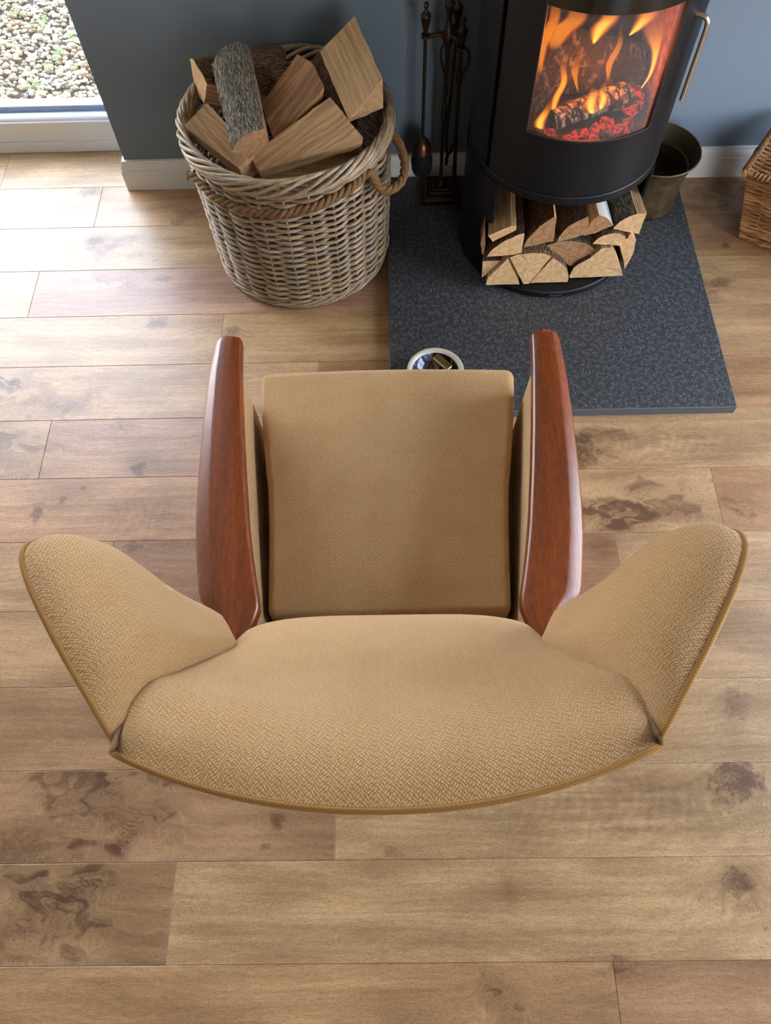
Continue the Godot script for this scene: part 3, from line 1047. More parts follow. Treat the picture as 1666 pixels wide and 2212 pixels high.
# ================================================================ hearth slab
func build_hearth() -> void:
	var t := thing("hearth_slab", "dark speckled granite hearth slab under the black stove", "hearth", Vector3(0.469, 0, 0.49))
	var g := Geo.new()
	var x0 := -0.008
	var x1 := 0.9465
	var z0 := 0.019
	var z1 := 0.967
	var rows := []
	var uvs := []
	for i in 2:
		var r := PackedVector3Array()
		var u := PackedVector2Array()
		for j in 2:
			var q := Vector3(lerpf(x0 + 0.002, x1 - 0.002, j), 0.03, lerpf(z0 + 0.002, z1 - 0.002, i))
			r.append(q)
			u.append(Vector2(q.x, q.z))
		rows.append(r)
		uvs.append(u)
	g.grid(rows, uvs)
	part(t, "top_face", g, M.granite, "", false)
	g = Geo.new()
	var o := [Vector3(x0, 0.028, z0), Vector3(x1, 0.028, z0), Vector3(x1, 0.028, z1), Vector3(x0, 0.028, z1)]
	var p := [Vector3(x0 + 0.002, 0.03, z0 + 0.002), Vector3(x1 - 0.002, 0.03, z0 + 0.002), Vector3(x1 - 0.002, 0.03, z1 - 0.002), Vector3(x0 + 0.002, 0.03, z1 - 0.002)]
	for i in 4:
		var j := (i + 1) % 4
		g.quad(o[i], o[j], p[j], p[i])
		g.quad(o[i] + Vector3.DOWN * 0.028, o[j] + Vector3.DOWN * 0.028, o[j], o[i])
	g.quad(o[0] + Vector3.DOWN * 0.028, o[3] + Vector3.DOWN * 0.028, o[2] + Vector3.DOWN * 0.028, o[1] + Vector3.DOWN * 0.028)
	part(t, "sawn_edge", g, M.granite_edge, "plain grey sawn edge")


func spline(pts: Array, n: int) -> Array:   # smooth curve through floats, Vector2 or Vector3
	var out := []
	var m := pts.size() - 1
	for i in n:
		var t := float(i) / (n - 1) * m
		var k := mini(int(t), m - 1)
		var f := t - k
		var p0 = pts[maxi(k - 1, 0)]
		var p1 = pts[k]
		var p2 = pts[k + 1]
		var p3 = pts[mini(k + 2, m)]
		out.append(0.5 * ((2.0 * p1) + (p2 - p0) * f + (2.0 * p0 - 5.0 * p1 + 4.0 * p2 - p3) * f * f + (3.0 * p1 - p0 - 3.0 * p2 + p3) * f * f * f))
	return out


func table(x: float, t: Array) -> float:   # linear interpolation in [[x, y], ...]
	if x <= t[0][0]: return t[0][1]
	for i in t.size() - 1:
		if x <= t[i + 1][0]: return lerpf(t[i][1], t[i + 1][1], (x - t[i][0]) / (t[i + 1][0] - t[i][0]))
	return t[-1][1]


# ================================================================ wing chair
func build_chair() -> void:
	var t := thing("wing_chair", "ochre herringbone wool wing chair with flared wings and polished wooden arms, seen from behind", "armchair", CHAIR)
	var c := CHAIR.x
	# seat cushion: loose, tapering to the back
	var g := Geo.new()
	g.rbox(Vector3(c, 0.372, 1.405), Vector3(0.280, 0.052, 0.280), 0.018, 4, func(q: Vector3) -> Vector3:
		var k := (q.z - 1.105) / 0.58
		var u := (q.x - c) / 0.28
		var crown := 0.014 * (1.0 - u * u) * (1.0 - pow(absf(k * 2.0 - 1.0), 3.0)) * (1.0 if q.y > 0.37 else -0.2)
		var wob := 0.0018 * sin(k * 9.0) * signf(u) * smoothstep(0.7, 1.0, absf(u))
		return Vector3(c - 0.002 * k + u * lerpf(0.281, 0.234, smoothstep(-0.15, 1.0, k)) + wob, q.y + lerpf(0.014, -0.030, k) + crown, q.z + 0.006 * u * u * (1.0 if k < 0.5 else -1.0)), 14)
	var cu := part(t, "seat_cushion", g, M.wool)
	g = Geo.new()
	for lev in [0.332]:
		var path := PackedVector3Array()
		var ring := [Vector2(-0.272, 1.109), Vector2(0.272, 1.109), Vector2(0.279, 1.120), Vector2(0.262, 1.40), Vector2(0.240, 1.670), Vector2(0.230, 1.683), Vector2(-0.234, 1.683), Vector2(-0.244, 1.670), Vector2(-0.266, 1.40), Vector2(-0.279, 1.120), Vector2(-0.272, 1.109)]
		for q in ring: path.append(Vector3(c + q.x, lev + lerpf(0.014, -0.030, (q.y - 1.105) / 0.58), maxf(q.y, 1.127)))
		g.tube(path, 0.0035, 6, true, false)
	part(cu, "seam", g, M.wool, "", false)
	# seat frame under the cushion
	g = Geo.new()
	g.rbox(Vector3(c, 0.265, 1.50), Vector3(0.262, 0.070, 0.33), 0.015, 3, func(q: Vector3) -> Vector3:
		return Vector3(c + (q.x - c) * lerpf(1.0, 0.85, (q.z - 1.17) / 0.66), q.y, q.z))
	part(t, "seat_frame", g, M.wool)
	# upholstered sides below the arms
	for s in [-1.0, 1.0]:
		g = Geo.new()
		g.rbox(Vector3(c + s * 0.31, 0.372, 1.56), Vector3(0.022, 0.178, 0.368), 0.014, 3, func(q: Vector3) -> Vector3:
			var k := (q.z - 1.19) / 0.74
			var lean := (q.y - 0.37) * 0.05
			return Vector3(q.x - s * (lerpf(-0.003, 0.072, pow(clampf(k, 0, 1.1), 1.15)) - lean), q.y - 0.026 * k * smoothstep(0.3, 0.55, q.y), q.z), 8)
		part(t, "side_panel", g, M.wool)
	# wooden arms
	for s in [-1.0, 1.0]:
		part(t, "armrest", arm_shape(c, s), M.mahogany)
	# back: front face, shell behind it
	var prof := spline([Vector2(1.83, 0.36), Vector2(1.762, 0.43), Vector2(1.737, 0.50), Vector2(1.739, 0.555), Vector2(1.758, 0.605), Vector2(1.790, 0.655), Vector2(1.825, 0.705), Vector2(1.888, 0.80), Vector2(1.948, 0.89), Vector2(1.990, 0.955), Vector2(2.030, 1.000), Vector2(2.064, 1.021), Vector2(2.090, 1.028)], 46)
	var rows := []
	var uvs := []
	var arc := 0.0
	var top := PackedVector3Array()
	for i in prof.size():
		var p: Vector2 = prof[i]
		if i: arc += p.distance_to(prof[i - 1])
		var row := PackedVector3Array()
		var ur := PackedVector2Array()
		for k in 41:
			var u := -1.0 + k / 20.0
			u = signf(u) * (1.0 - pow(1.0 - absf(u), 1.35))
			row.append(back_point(c, p, u, float(i) / (prof.size() - 1)))
			ur.append(Vector2(u * half_width(p.y), arc))
		rows.append(row)
		uvs.append(ur)
		if i == prof.size() - 1: top = row
	g = Geo.new()
	g.grid(rows, uvs)
	part(t, "back_cushion", g, M.wool, "", false)
	g = Geo.new()
	rows = []
	uvs = []
	for i in 14:
		var k := i / 13.0
		var row := PackedVector3Array()
		var ur := PackedVector2Array()
		for j in 41:
			var u := (j - 20) / 20.0
			var q: Vector3 = top[j]
			var low := Vector3(c + u * 0.24, 0.21, 1.975 - 0.02 * u * u)
			var b := q.lerp(low, k) + Vector3(0, 0.0, 0.010 * sin(PI * minf(k * 1.3, 1.0)) + 0.006 * smoothstep(0.0, 0.05, k))
			b.y -= 0.010 * smoothstep(0.0, 0.04, k)
			row.append(b)
			ur.append(Vector2(u * 0.27, k * 0.85))
		rows.append(row)
		uvs.append(ur)
	g.grid(rows, uvs)
	part(t, "outer_back", g, M.wool, "", false)
	# gussets closing the sides of the back
	for s in [-1.0, 1.0]:
		g = Geo.new()
		rows = []
		for i in 18:
			var f := i / 17.0
			var p: Vector2 = prof[int(lerpf(prof.size() - 4, 0, f))]
			var q := back_point(c, p, s, 0.5)
			var e: Vector3 = (top[0] if s < 0 else top[40]).lerp(Vector3(c + s * 0.24, 0.21, 1.955), f)
			rows.append(PackedVector3Array([Vector3(c + s * (absf(q.x - c) - 0.006), q.y, q.z + 0.004), q.lerp(e, 0.5) + Vector3(s * 0.002 - s * 0.008, 0, 0), e]))
		g.grid(rows)
		part(t, "back_gusset", g, M.wool, "", false)
	# wings
	var welt := PackedVector3Array()
	for s in [-1.0, 1.0]:
		var w: Array = wing_shape(c, s)
		part(t, "wing", w[0], M.wool)
		var e: PackedVector3Array = w[1]
		var line := PackedVector3Array()
		for q in e: line.append(q)
		if s < 0:
			line.reverse()
			welt.append_array(line)
			for q in top: welt.append(q + Vector3(0, 0.001, 0.004))
		else:
			welt.append_array(line)
	var sm := PackedVector3Array()
	for i in welt.size():
		if i and welt[i].distance_to(sm[-1]) < 0.004: continue
		sm.append(welt[i])
	g = Geo.new()
	g.tube(sm, 0.0034, 8, false, true)
	part(t, "piping", g, M.piping)
	# tapered legs
	for q in [Vector3(-0.25, 0, 1.24), Vector3(0.25, 0, 1.24), Vector3(-0.19, 0, 1.80), Vector3(0.19, 0, 1.80)]:
		g = Geo.new()
		var foot := Vector3(c + q.x * 1.12, 0, q.z + (-0.03 if q.z < 1.5 else 0.10))
		g.tube(PackedVector3Array([foot, Vector3(c + q.x, 0.21, q.z)]), [0.011, 0.019], 12)
		part(t, "leg", g, M.leg_wood)


func half_width(y: float) -> float:
	return table(y, [[0.36, 0.220], [0.5, 0.230], [0.6, 0.243], [0.7, 0.248], [0.82, 0.263], [0.94, 0.274], [0.98, 0.2755], [1.03, 0.2725]])


func back_point(c: float, p: Vector2, u: float, v: float) -> Vector3:
	var ed := table(p.y, [[0.36, 0.0], [0.45, 0.02], [0.6, 0.025], [0.7, 0.016], [0.82, -0.013], [0.94, -0.044], [0.98, -0.046], [1.0, -0.040], [1.03, -0.062]])
	var a := absf(u)
	var roll := maxf(0.0, (a - 0.90) / 0.10)
	var z := p.x + ed * pow(a, lerpf(4.6, 2.1, smoothstep(0.58, 0.86, p.y))) + 0.020 * roll * roll * (1.0 - smoothstep(0.86, 1.0, v))
	var y := p.y - 0.026 * a * a * smoothstep(0.70, 1.0, v) - 0.006 * roll * roll * smoothstep(0.7, 0.9, v)
	return Vector3(c + u * half_width(p.y) - 0.002, y, z)


func wing_shape(c: float, s: float) -> Array:
	var kp := spline([Vector3(0.246, 0.560, 1.816), Vector3(0.243, 0.70, 1.880), Vector3(0.255, 0.82, 1.932), Vector3(0.261, 0.93, 1.978), Vector3(0.2710, 1.000, 2.026)], 25)
	var fp := spline([Vector3(0.264, 0.545, 1.795), Vector3(0.302, 0.64, 1.775), Vector3(0.350, 0.74, 1.762), Vector3(0.408, 0.855, 1.728), Vector3(0.484, 0.978, 1.708)], 25)
	var nrm := (Vector3(fp[24]) - Vector3(kp[0])).cross(Vector3(kp[24]) - Vector3(kp[0])).normalized()
	if nrm.x > 0: nrm = -nrm
	var rows := []
	var uvs := []
	var edge := PackedVector3Array()
	var ns := 26
	for i in 29:
		var v := 1.0 - pow(1.0 - i / 28.0, 1.6)
		var row := PackedVector3Array()
		var ur := PackedVector2Array()
		for j in 2 * ns + 1:
			var inside := j <= ns
			var s0 := float(j) / ns if inside else float(2 * ns - j) / ns
			s0 = 1.0 - pow(1.0 - s0, 1.5)
			var ss := s0 * (1.0 - 0.17 * pow(v, 7.0))
			var vv := v * (1.0 - 0.13 * pow(s0, 6.0))
			var kf := vv * 24.0
			var ki := mini(int(kf), 23)
			var a: Vector3 = Vector3(kp[ki]).lerp(kp[ki + 1], kf - ki)
			var b: Vector3 = Vector3(fp[ki]).lerp(fp[ki + 1], kf - ki)
			var q := a.lerp(b, ss)
			q += Vector3(0.004, -0.002, 0.003) * sin(PI * ss) * vv            # the shell bows a little outwards
			if s < 0: q.x += 0.014 * ss * vv
			var rs := sqrt(maxf(0.0, 1.0 - pow(maxf(0.0, (s0 - 0.66) / 0.34), 2.0)))
			var rv := sqrt(maxf(0.0, 1.0 - pow(maxf(0.0, (v - 0.72) / 0.28), 2.0)))
			rv = lerpf(1.0 - pow(v, 14.0), rv, smoothstep(0.0, 0.45, s0))
			if inside: q += nrm * 0.050 * rs * rv * (0.22 + 0.78 * smoothstep(0.0, 0.32, s0)) * smoothstep(-0.02, 0.30, v)
			else: q -= nrm * 0.022 * rs * rv
			row.append(Vector3(c + s * q.x, q.y, q.z))
			var span := a.distance_to(b)
			ur.append(Vector2((ss - 0.5) * span, vv * 0.55))
			if i == 28 and inside: edge.append(Vector3(c + s * q.x, q.y, q.z))
		row.append(row[0])
		ur.append(ur[0])
		rows.append(row)
		uvs.append(ur)
	var g := Geo.new()
	g.grid(rows, uvs, true)
	return [g, edge]


func arm_shape(c: float, s: float) -> Geo:
	var outer := [[1.1435, 0.3395], [1.145, 0.3450], [1.148, 0.3482], [1.153, 0.3500], [1.160, 0.3510], [1.175, 0.3520], [1.23, 0.356], [1.35, 0.3575], [1.44, 0.3565], [1.52, 0.354], [1.59, 0.3485], [1.65, 0.340], [1.685, 0.3345], [1.700, 0.329], [1.712, 0.319], [1.728, 0.305], [1.743, 0.294], [1.760, 0.283], [1.775, 0.273], [1.790, 0.262], [1.830, 0.248]]
	var inner := [[1.1435, 0.3020], [1.145, 0.2970], [1.148, 0.2943], [1.153, 0.2930], [1.160, 0.2925], [1.175, 0.292], [1.23, 0.2885], [1.36, 0.2765], [1.46, 0.2655], [1.57, 0.2515], [1.64, 0.239], [1.675, 0.2315], [1.700, 0.226], [1.717, 0.2245], [1.735, 0.2285], [1.755, 0.237], [1.775, 0.248], [1.790, 0.257], [1.830, 0.246]]
	var sec := [[0.0, -0.027], [0.0, -0.012], [0.03, -0.0065], [0.08, -0.0042], [0.22, -0.0008], [0.27, 0.0], [0.5, 0.0008], [0.70, 0.0], [0.75, -0.0010], [0.85, -0.0050], [0.95, -0.0098], [0.985, -0.0125], [1.0, -0.016], [1.0, -0.027], [0.85, -0.030], [0.5, -0.030], [0.15, -0.030], [0.0, -0.027]]
	var zs := [1.1435, 1.1442, 1.145, 1.1465, 1.148, 1.1505, 1.153, 1.156, 1.160, 1.166, 1.175, 1.20]
	var z := 1.23
	while z < 1.66:
		zs.append(z)
		z += 0.03
	for q in [1.66, 1.675, 1.685, 1.693, 1.70, 1.708, 1.717, 1.728, 1.740, 1.752, 1.765, 1.778, 1.79, 1.81, 1.83]: zs.append(q)
	var rows := []
	var uvs := []
	for zz in zs:
		var a := table(zz, inner)
		var b := table(zz, outer)
		var h: float = 0.575 - 0.03 * (zz - 1.15) / 0.65
		var nose := sqrt(clampf((zz - 1.1434) / 0.008, 0.0, 1.0))
		var row := PackedVector3Array()
		var ur := PackedVector2Array()
		for q in sec:
			row.append(Vector3(c + s * lerpf(a, b, q[0]), h - 0.014 + (q[1] + 0.014) * lerpf(0.62, 1.0, nose), zz))
			ur.append(Vector2((zz - 1.12) * 1.3, (lerpf(a, b, q[0]) - 0.205) * 2.8 + (0.5 if s > 0 else 0.0)))
		rows.append(row)
		uvs.append(ur)
	var g := Geo.new()
	g.grid(rows, uvs, true)
	var f: PackedVector3Array = rows[0]
	var m := Vector3.ZERO
	for q in f: m += q / f.size()
	for j in f.size() - 1: g.tri(m, f[j + 1], f[j], Vector2(0, 0), Vector2(0, 0), Vector2(0, 0))
	return g


# ================================================================ wood stove
func sp(deg: float, r: float, y: float) -> Vector3:
	var a := deg_to_rad(deg)
	return Vector3(STOVE.x + r * sin(a), y, STOVE.z + r * cos(a))


func shell(g: Geo, r: float, a0: float, a1: float, y0: float, y1: float, segs := 24) -> void:
	g.lathe([Vector2(r, y0), Vector2(r, y1)], Vector3(STOVE.x, 0, STOVE.z), segs, deg_to_rad(a0), deg_to_rad(a1))


func plate(g: Geo, deg: float, r0: float, r1: float, y0: float, y1: float) -> void:   # radial edge
	g.quad(sp(deg, r0, y0), sp(deg, r1, y0), sp(deg, r1, y1), sp(deg, r0, y1))


func build_stove() -> void:
	var t := thing("wood_stove", "black cylindrical wood burning stove on the granite hearth with a fire behind its glass", "stove", STOVE)
	var c := Vector3(STOVE.x, 0, STOVE.z)
	# base disc
	var g := Geo.new()
	g.hard_lathe([Vector2(0.0, 0.030), Vector2(0.258, 0.030), Vector2(0.262, 0.033), Vector2(0.262, 0.049), Vector2(0.259, 0.053), Vector2(0.0, 0.053)], c, 72)
	part(t, "base", g, M.stove_black, "", false)
	g = Geo.new()
	g.tube(PackedVector3Array([sp(-2, 0.2615, 0.041), sp(3, 0.264, 0.041), sp(6, 0.2615, 0.043)]), 0.0035, 6)
	part(t, "air_slide", g, M.stove_dark)
	# open log store between base and body
	g = Geo.new()
	shell(g, 0.262, 60, 312, 0.053, 0.372, 56)
	shell(g, 0.254, 60, 312, 0.053, 0.372, 56)
	plate(g, 60, 0.254, 0.262, 0.053, 0.372)
	plate(g, 312, 0.254, 0.262, 0.053, 0.372)
	part(t, "log_store", g, M.stove_black, "", false)
	# firebox bottom plate with its proud rim
	g = Geo.new()
	g.hard_lathe([Vector2(0.0, 0.366), Vector2(0.256, 0.366), Vector2(0.259, 0.368), Vector2(0.259, 0.389), Vector2(0.257, 0.392), Vector2(0.0, 0.392)], c, 72)
	part(t, "bottom_plate", g, M.stove_black, "", false)
	# body behind the door
	g = Geo.new()
	shell(g, 0.2565, 62, 299, 0.392, 1.13, 60)
	shell(g, 0.246, -180, 180, 0.392, 0.53, 60)
	shell(g, 0.246, 38, 322, 0.53, 1.13, 60)
	plate(g, 62, 0.246, 0.2565, 0.392, 1.13)
	plate(g, 299, 0.246, 0.2565, 0.392, 1.13)
	part(t, "body", g, M.stove_black, "", false)
	g = Geo.new()
	g.hard_lathe([Vector2(0.0, 1.13), Vector2(0.262, 1.13), Vector2(0.265, 1.133), Vector2(0.265, 1.15), Vector2(0.262, 1.153), Vector2(0.0, 1.153)], c, 64)
	part(t, "top_plate", g, M.stove_black, "", false)
	g = Geo.new()
	g.lathe([Vector2(0.066, 1.153), Vector2(0.066, HC)], c, 32)
	part(t, "flue_pipe", g, M.stove_black, "", false)
	# door with its window opening
	g = Geo.new()
	var R := 0.2575
	for q in [[-57.0, 60.0, 0.395, 0.5505], [-57.0, -34.6, 0.5505, 0.965], [35.6, 60.0, 0.5505, 0.965], [-57.0, 60.0, 0.965, 1.12]]:
		shell(g, R, q[0], q[1], q[2], q[3], 40)
		shell(g, R - 0.011, q[0], q[1], q[2], q[3], 40)
	for q in [[-57.0, 0.395, 1.12], [60.0, 0.395, 1.12], [-34.6, 0.5505, 0.965], [35.6, 0.5505, 0.965]]:
		plate(g, q[0], R - 0.011, R, q[1], q[2])
	for y in [0.395, 0.5505, 0.965, 1.12]:
		var a0 := -34.6 if y > 0.5 and y < 1.0 else -57.0
		var a1 := 35.6 if y > 0.5 and y < 1.0 else 60.0
		g.lathe([Vector2(R, y), Vector2(R - 0.011, y)], c, 40, deg_to_rad(a0), deg_to_rad(a1))
	var door := part(t, "door", g, M.stove_black, "", false)
	# thin steel edge round the opening
	g = Geo.new()
	var path := PackedVector3Array()
	for i in 13: path.append(sp(lerpf(-34.6, 35.6, i / 12.0), R - 0.001, 0.552))
	for i in 6: path.append(sp(35.6, R - 0.001, lerpf(0.57, 0.96, i / 5.0)))
	for i in 13: path.append(sp(lerpf(35.6, -34.6, i / 12.0), R - 0.001, 0.964))
	for i in 6: path.append(sp(-34.6, R - 0.001, lerpf(0.95, 0.56, i / 5.0)))
	path.append(path[0])
	g.tube(path, 0.0022, 6, true, false)
	part(door, "window_edge", g, M.stove_dark, "", false)
	g = Geo.new()
	shell(g, R - 0.007, -35.5, 36.5, 0.545, 0.97, 32)
	part(door, "glass_pane", g, M.stove_glass, "", false)
	# dark glossy band across the top of the window
	g = Geo.new()
	shell(g, R - 0.0035, -34.6, 34.6, 0.843, 0.964, 32)
	shell(g, R - 0.0065, -34.6, 34.6, 0.843, 0.964, 32)
	g.lathe([Vector2(R - 0.0035, 0.843), Vector2(R - 0.0065, 0.843)], c, 32, deg_to_rad(-34.6), deg_to_rad(34.6))
	part(door, "dark_band", g, M.stove_band, "dark glossy band across the top of the glass", false)
	# handle: bent steel bar
	g = Geo.new()
	path = PackedVector3Array()
	path.append(sp(46, 0.256, 0.800))
	for q in spline([sp(46.5, 0.262, 0.800), sp(47.5, 0.276, 0.797), sp(48, 0.284, 0.787), sp(48, 0.286, 0.770)], 9): path.append(q)
	for y in [0.74, 0.70, 0.66, 0.61]: path.append(sp(48, 0.286, y))
	g.tube(path, 0.0055, 12)
	part(door, "handle", g, M.steel, "curved brushed steel handle")
	# fire chamber lining
	g = Geo.new()
	var xs := [[-0.150, 0.165], [-0.172, 0.135], [-0.172, -0.08], [-0.12, -0.155], [0.12, -0.155], [0.172, -0.08], [0.172, 0.135], [0.150, 0.165]]
	for i in 7:
		g = Geo.new()
		var a := Vector3(STOVE.x + xs[i][0], 0.5, STOVE.z + xs[i][1])
		var b := Vector3(STOVE.x + xs[i + 1][0], 0.5, STOVE.z + xs[i + 1][1])
		var d := (b - a).normalized()
		var out := d.cross(Vector3.UP)
		if out.dot((a + b) / 2 - STOVE) < 0: out = -out
		var f := Transform3D(Basis(d, Vector3.UP, out), (a + b) / 2 + Vector3(0, 0.19, 0))
		var L := a.distance_to(b) / 2
		g.prism(PackedVector2Array([Vector2(-L + 0.001, -0.19), Vector2(L - 0.001, -0.19), Vector2(L - 0.001, 0.33), Vector2(-L + 0.001, 0.33)]), f, 0.02)
		part(t, "fire_brick", g, M.firebrick)
	g = Geo.new()
	g.hard_lathe([Vector2(0.0, 0.512), Vector2(0.243, 0.512)], c, 48)
	part(t, "ash_floor", g, M.ash, "", false)


# ================================================================ the fire
func prism_log(A: Array, B: Array, kinds: Array, mats: Dictionary, called: String, label: String, group: String, mid := 7, rough := 0.002) -> Node3D:
	# a split log between two end outlines; kinds[i] names the face between corner i and i + 1: "bark" or "wood"
	var ca := Vector3.ZERO
	var cb := Vector3.ZERO
	for q in A: ca += q / A.size()
	for q in B: cb += q / B.size()
	var base := (ca + cb) / 2
	for q in A + B: base.y = minf(base.y, q.y)
	var t := thing(called, label, "log", base, group)
	var nz := noise(int(base.x * 1000.0) + int(base.y * 3000.0), 28.0, 3)
	var wob := func(q: Vector3) -> Vector3: return q + Vector3(nz.get_noise_3dv(q), nz.get_noise_3dv(q + Vector3(9, 0, 0)), nz.get_noise_3dv(q + Vector3(0, 9, 0))) * rough
	var n := A.size()
	var i := 0
	# runs of alike faces are one smooth sheet
	var start := 0
	for k in n:
		if kinds[k] != kinds[(k + n - 1) % n]: start = k
	var sheets := {}
	var k := 0
	while k < n:
		var kind: String = kinds[(start + k) % n]
		var pa := [A[(start + k) % n]]
		var pb := [B[(start + k) % n]]
		while k < n and kinds[(start + k) % n] == kind:
			k += 1
			pa.append(A[(start + k) % n])
			pb.append(B[(start + k) % n])
			if kind == "wood": break
		var sa := spline(pa, (pa.size() - 1) * 5 + 1) if kind == "bark" else spline(pa, 6)
		var sb := spline(pb, (pb.size() - 1) * 5 + 1) if kind == "bark" else spline(pb, 6)
		var rows := []
		var uvs := []
		var off := fposmod(base.x * 7.3 + base.z * 3.1 + start * 0.21 + k * 0.37, 1.0)     # each log shows another stretch of the grain
		for r in mid + 1:
			var f := float(r) / mid
			var row := PackedVector3Array()
			var ur := PackedVector2Array()
			var around := 0.0
			for j in sa.size():
				var q: Vector3 = Vector3(sa[j]).lerp(sb[j], f)
				if j: around += (Vector3(sa[j]).lerp(sb[j], f)).distance_to(Vector3(sa[j - 1]).lerp(sb[j - 1], f))
				row.append(wob.call(q))
				ur.append(Vector2(f * ca.distance_to(cb) + off * 0.03, around + off * 1.7))
			rows.append(row)
			uvs.append(ur)
		if not sheets.has(kind): sheets[kind] = Geo.new()
		sheets[kind].grid(rows, uvs)
	for kind in sheets: part(t, "bark" if kind == "bark" else "split_wood", sheets[kind], mats[kind], "", false)
	for en in [[A, ca], [B, cb]]:
		var g := Geo.new()
		# same smooth outline as the sheets
		var k2 := 0
		while k2 < n:
			var kind: String = kinds[(start + k2) % n]
			var pts := [en[0][(start + k2) % n]]
			while k2 < n and kinds[(start + k2) % n] == kind:
				k2 += 1
				pts.append(en[0][(start + k2) % n])
				if kind == "wood": break
			var sa := spline(pts, (pts.size() - 1) * 5 + 1 if kind == "bark" else 6)
			for j in sa.size() - 1:
				var m: Vector3 = en[1]
				var x: Vector3 = (Vector3(A[0]) - ca).normalized()
				var ax := (cb - ca).normalized()
				var y := ax.cross(x)
				var fu := func(q: Vector3) -> Vector2: return Vector2((q - m).dot(x), (q - m).dot(y)) + Vector2(base.x * 5.1, base.y * 3.7)
				var pp: Vector3 = wob.call(sa[j])
				var qq: Vector3 = wob.call(sa[j + 1])
				g.tri(wob.call(m), pp, qq, fu.call(m), fu.call(pp), fu.call(qq))
		part(t, "cut_end", g, mats.get("end", M.end_pale), "", false)
	return t


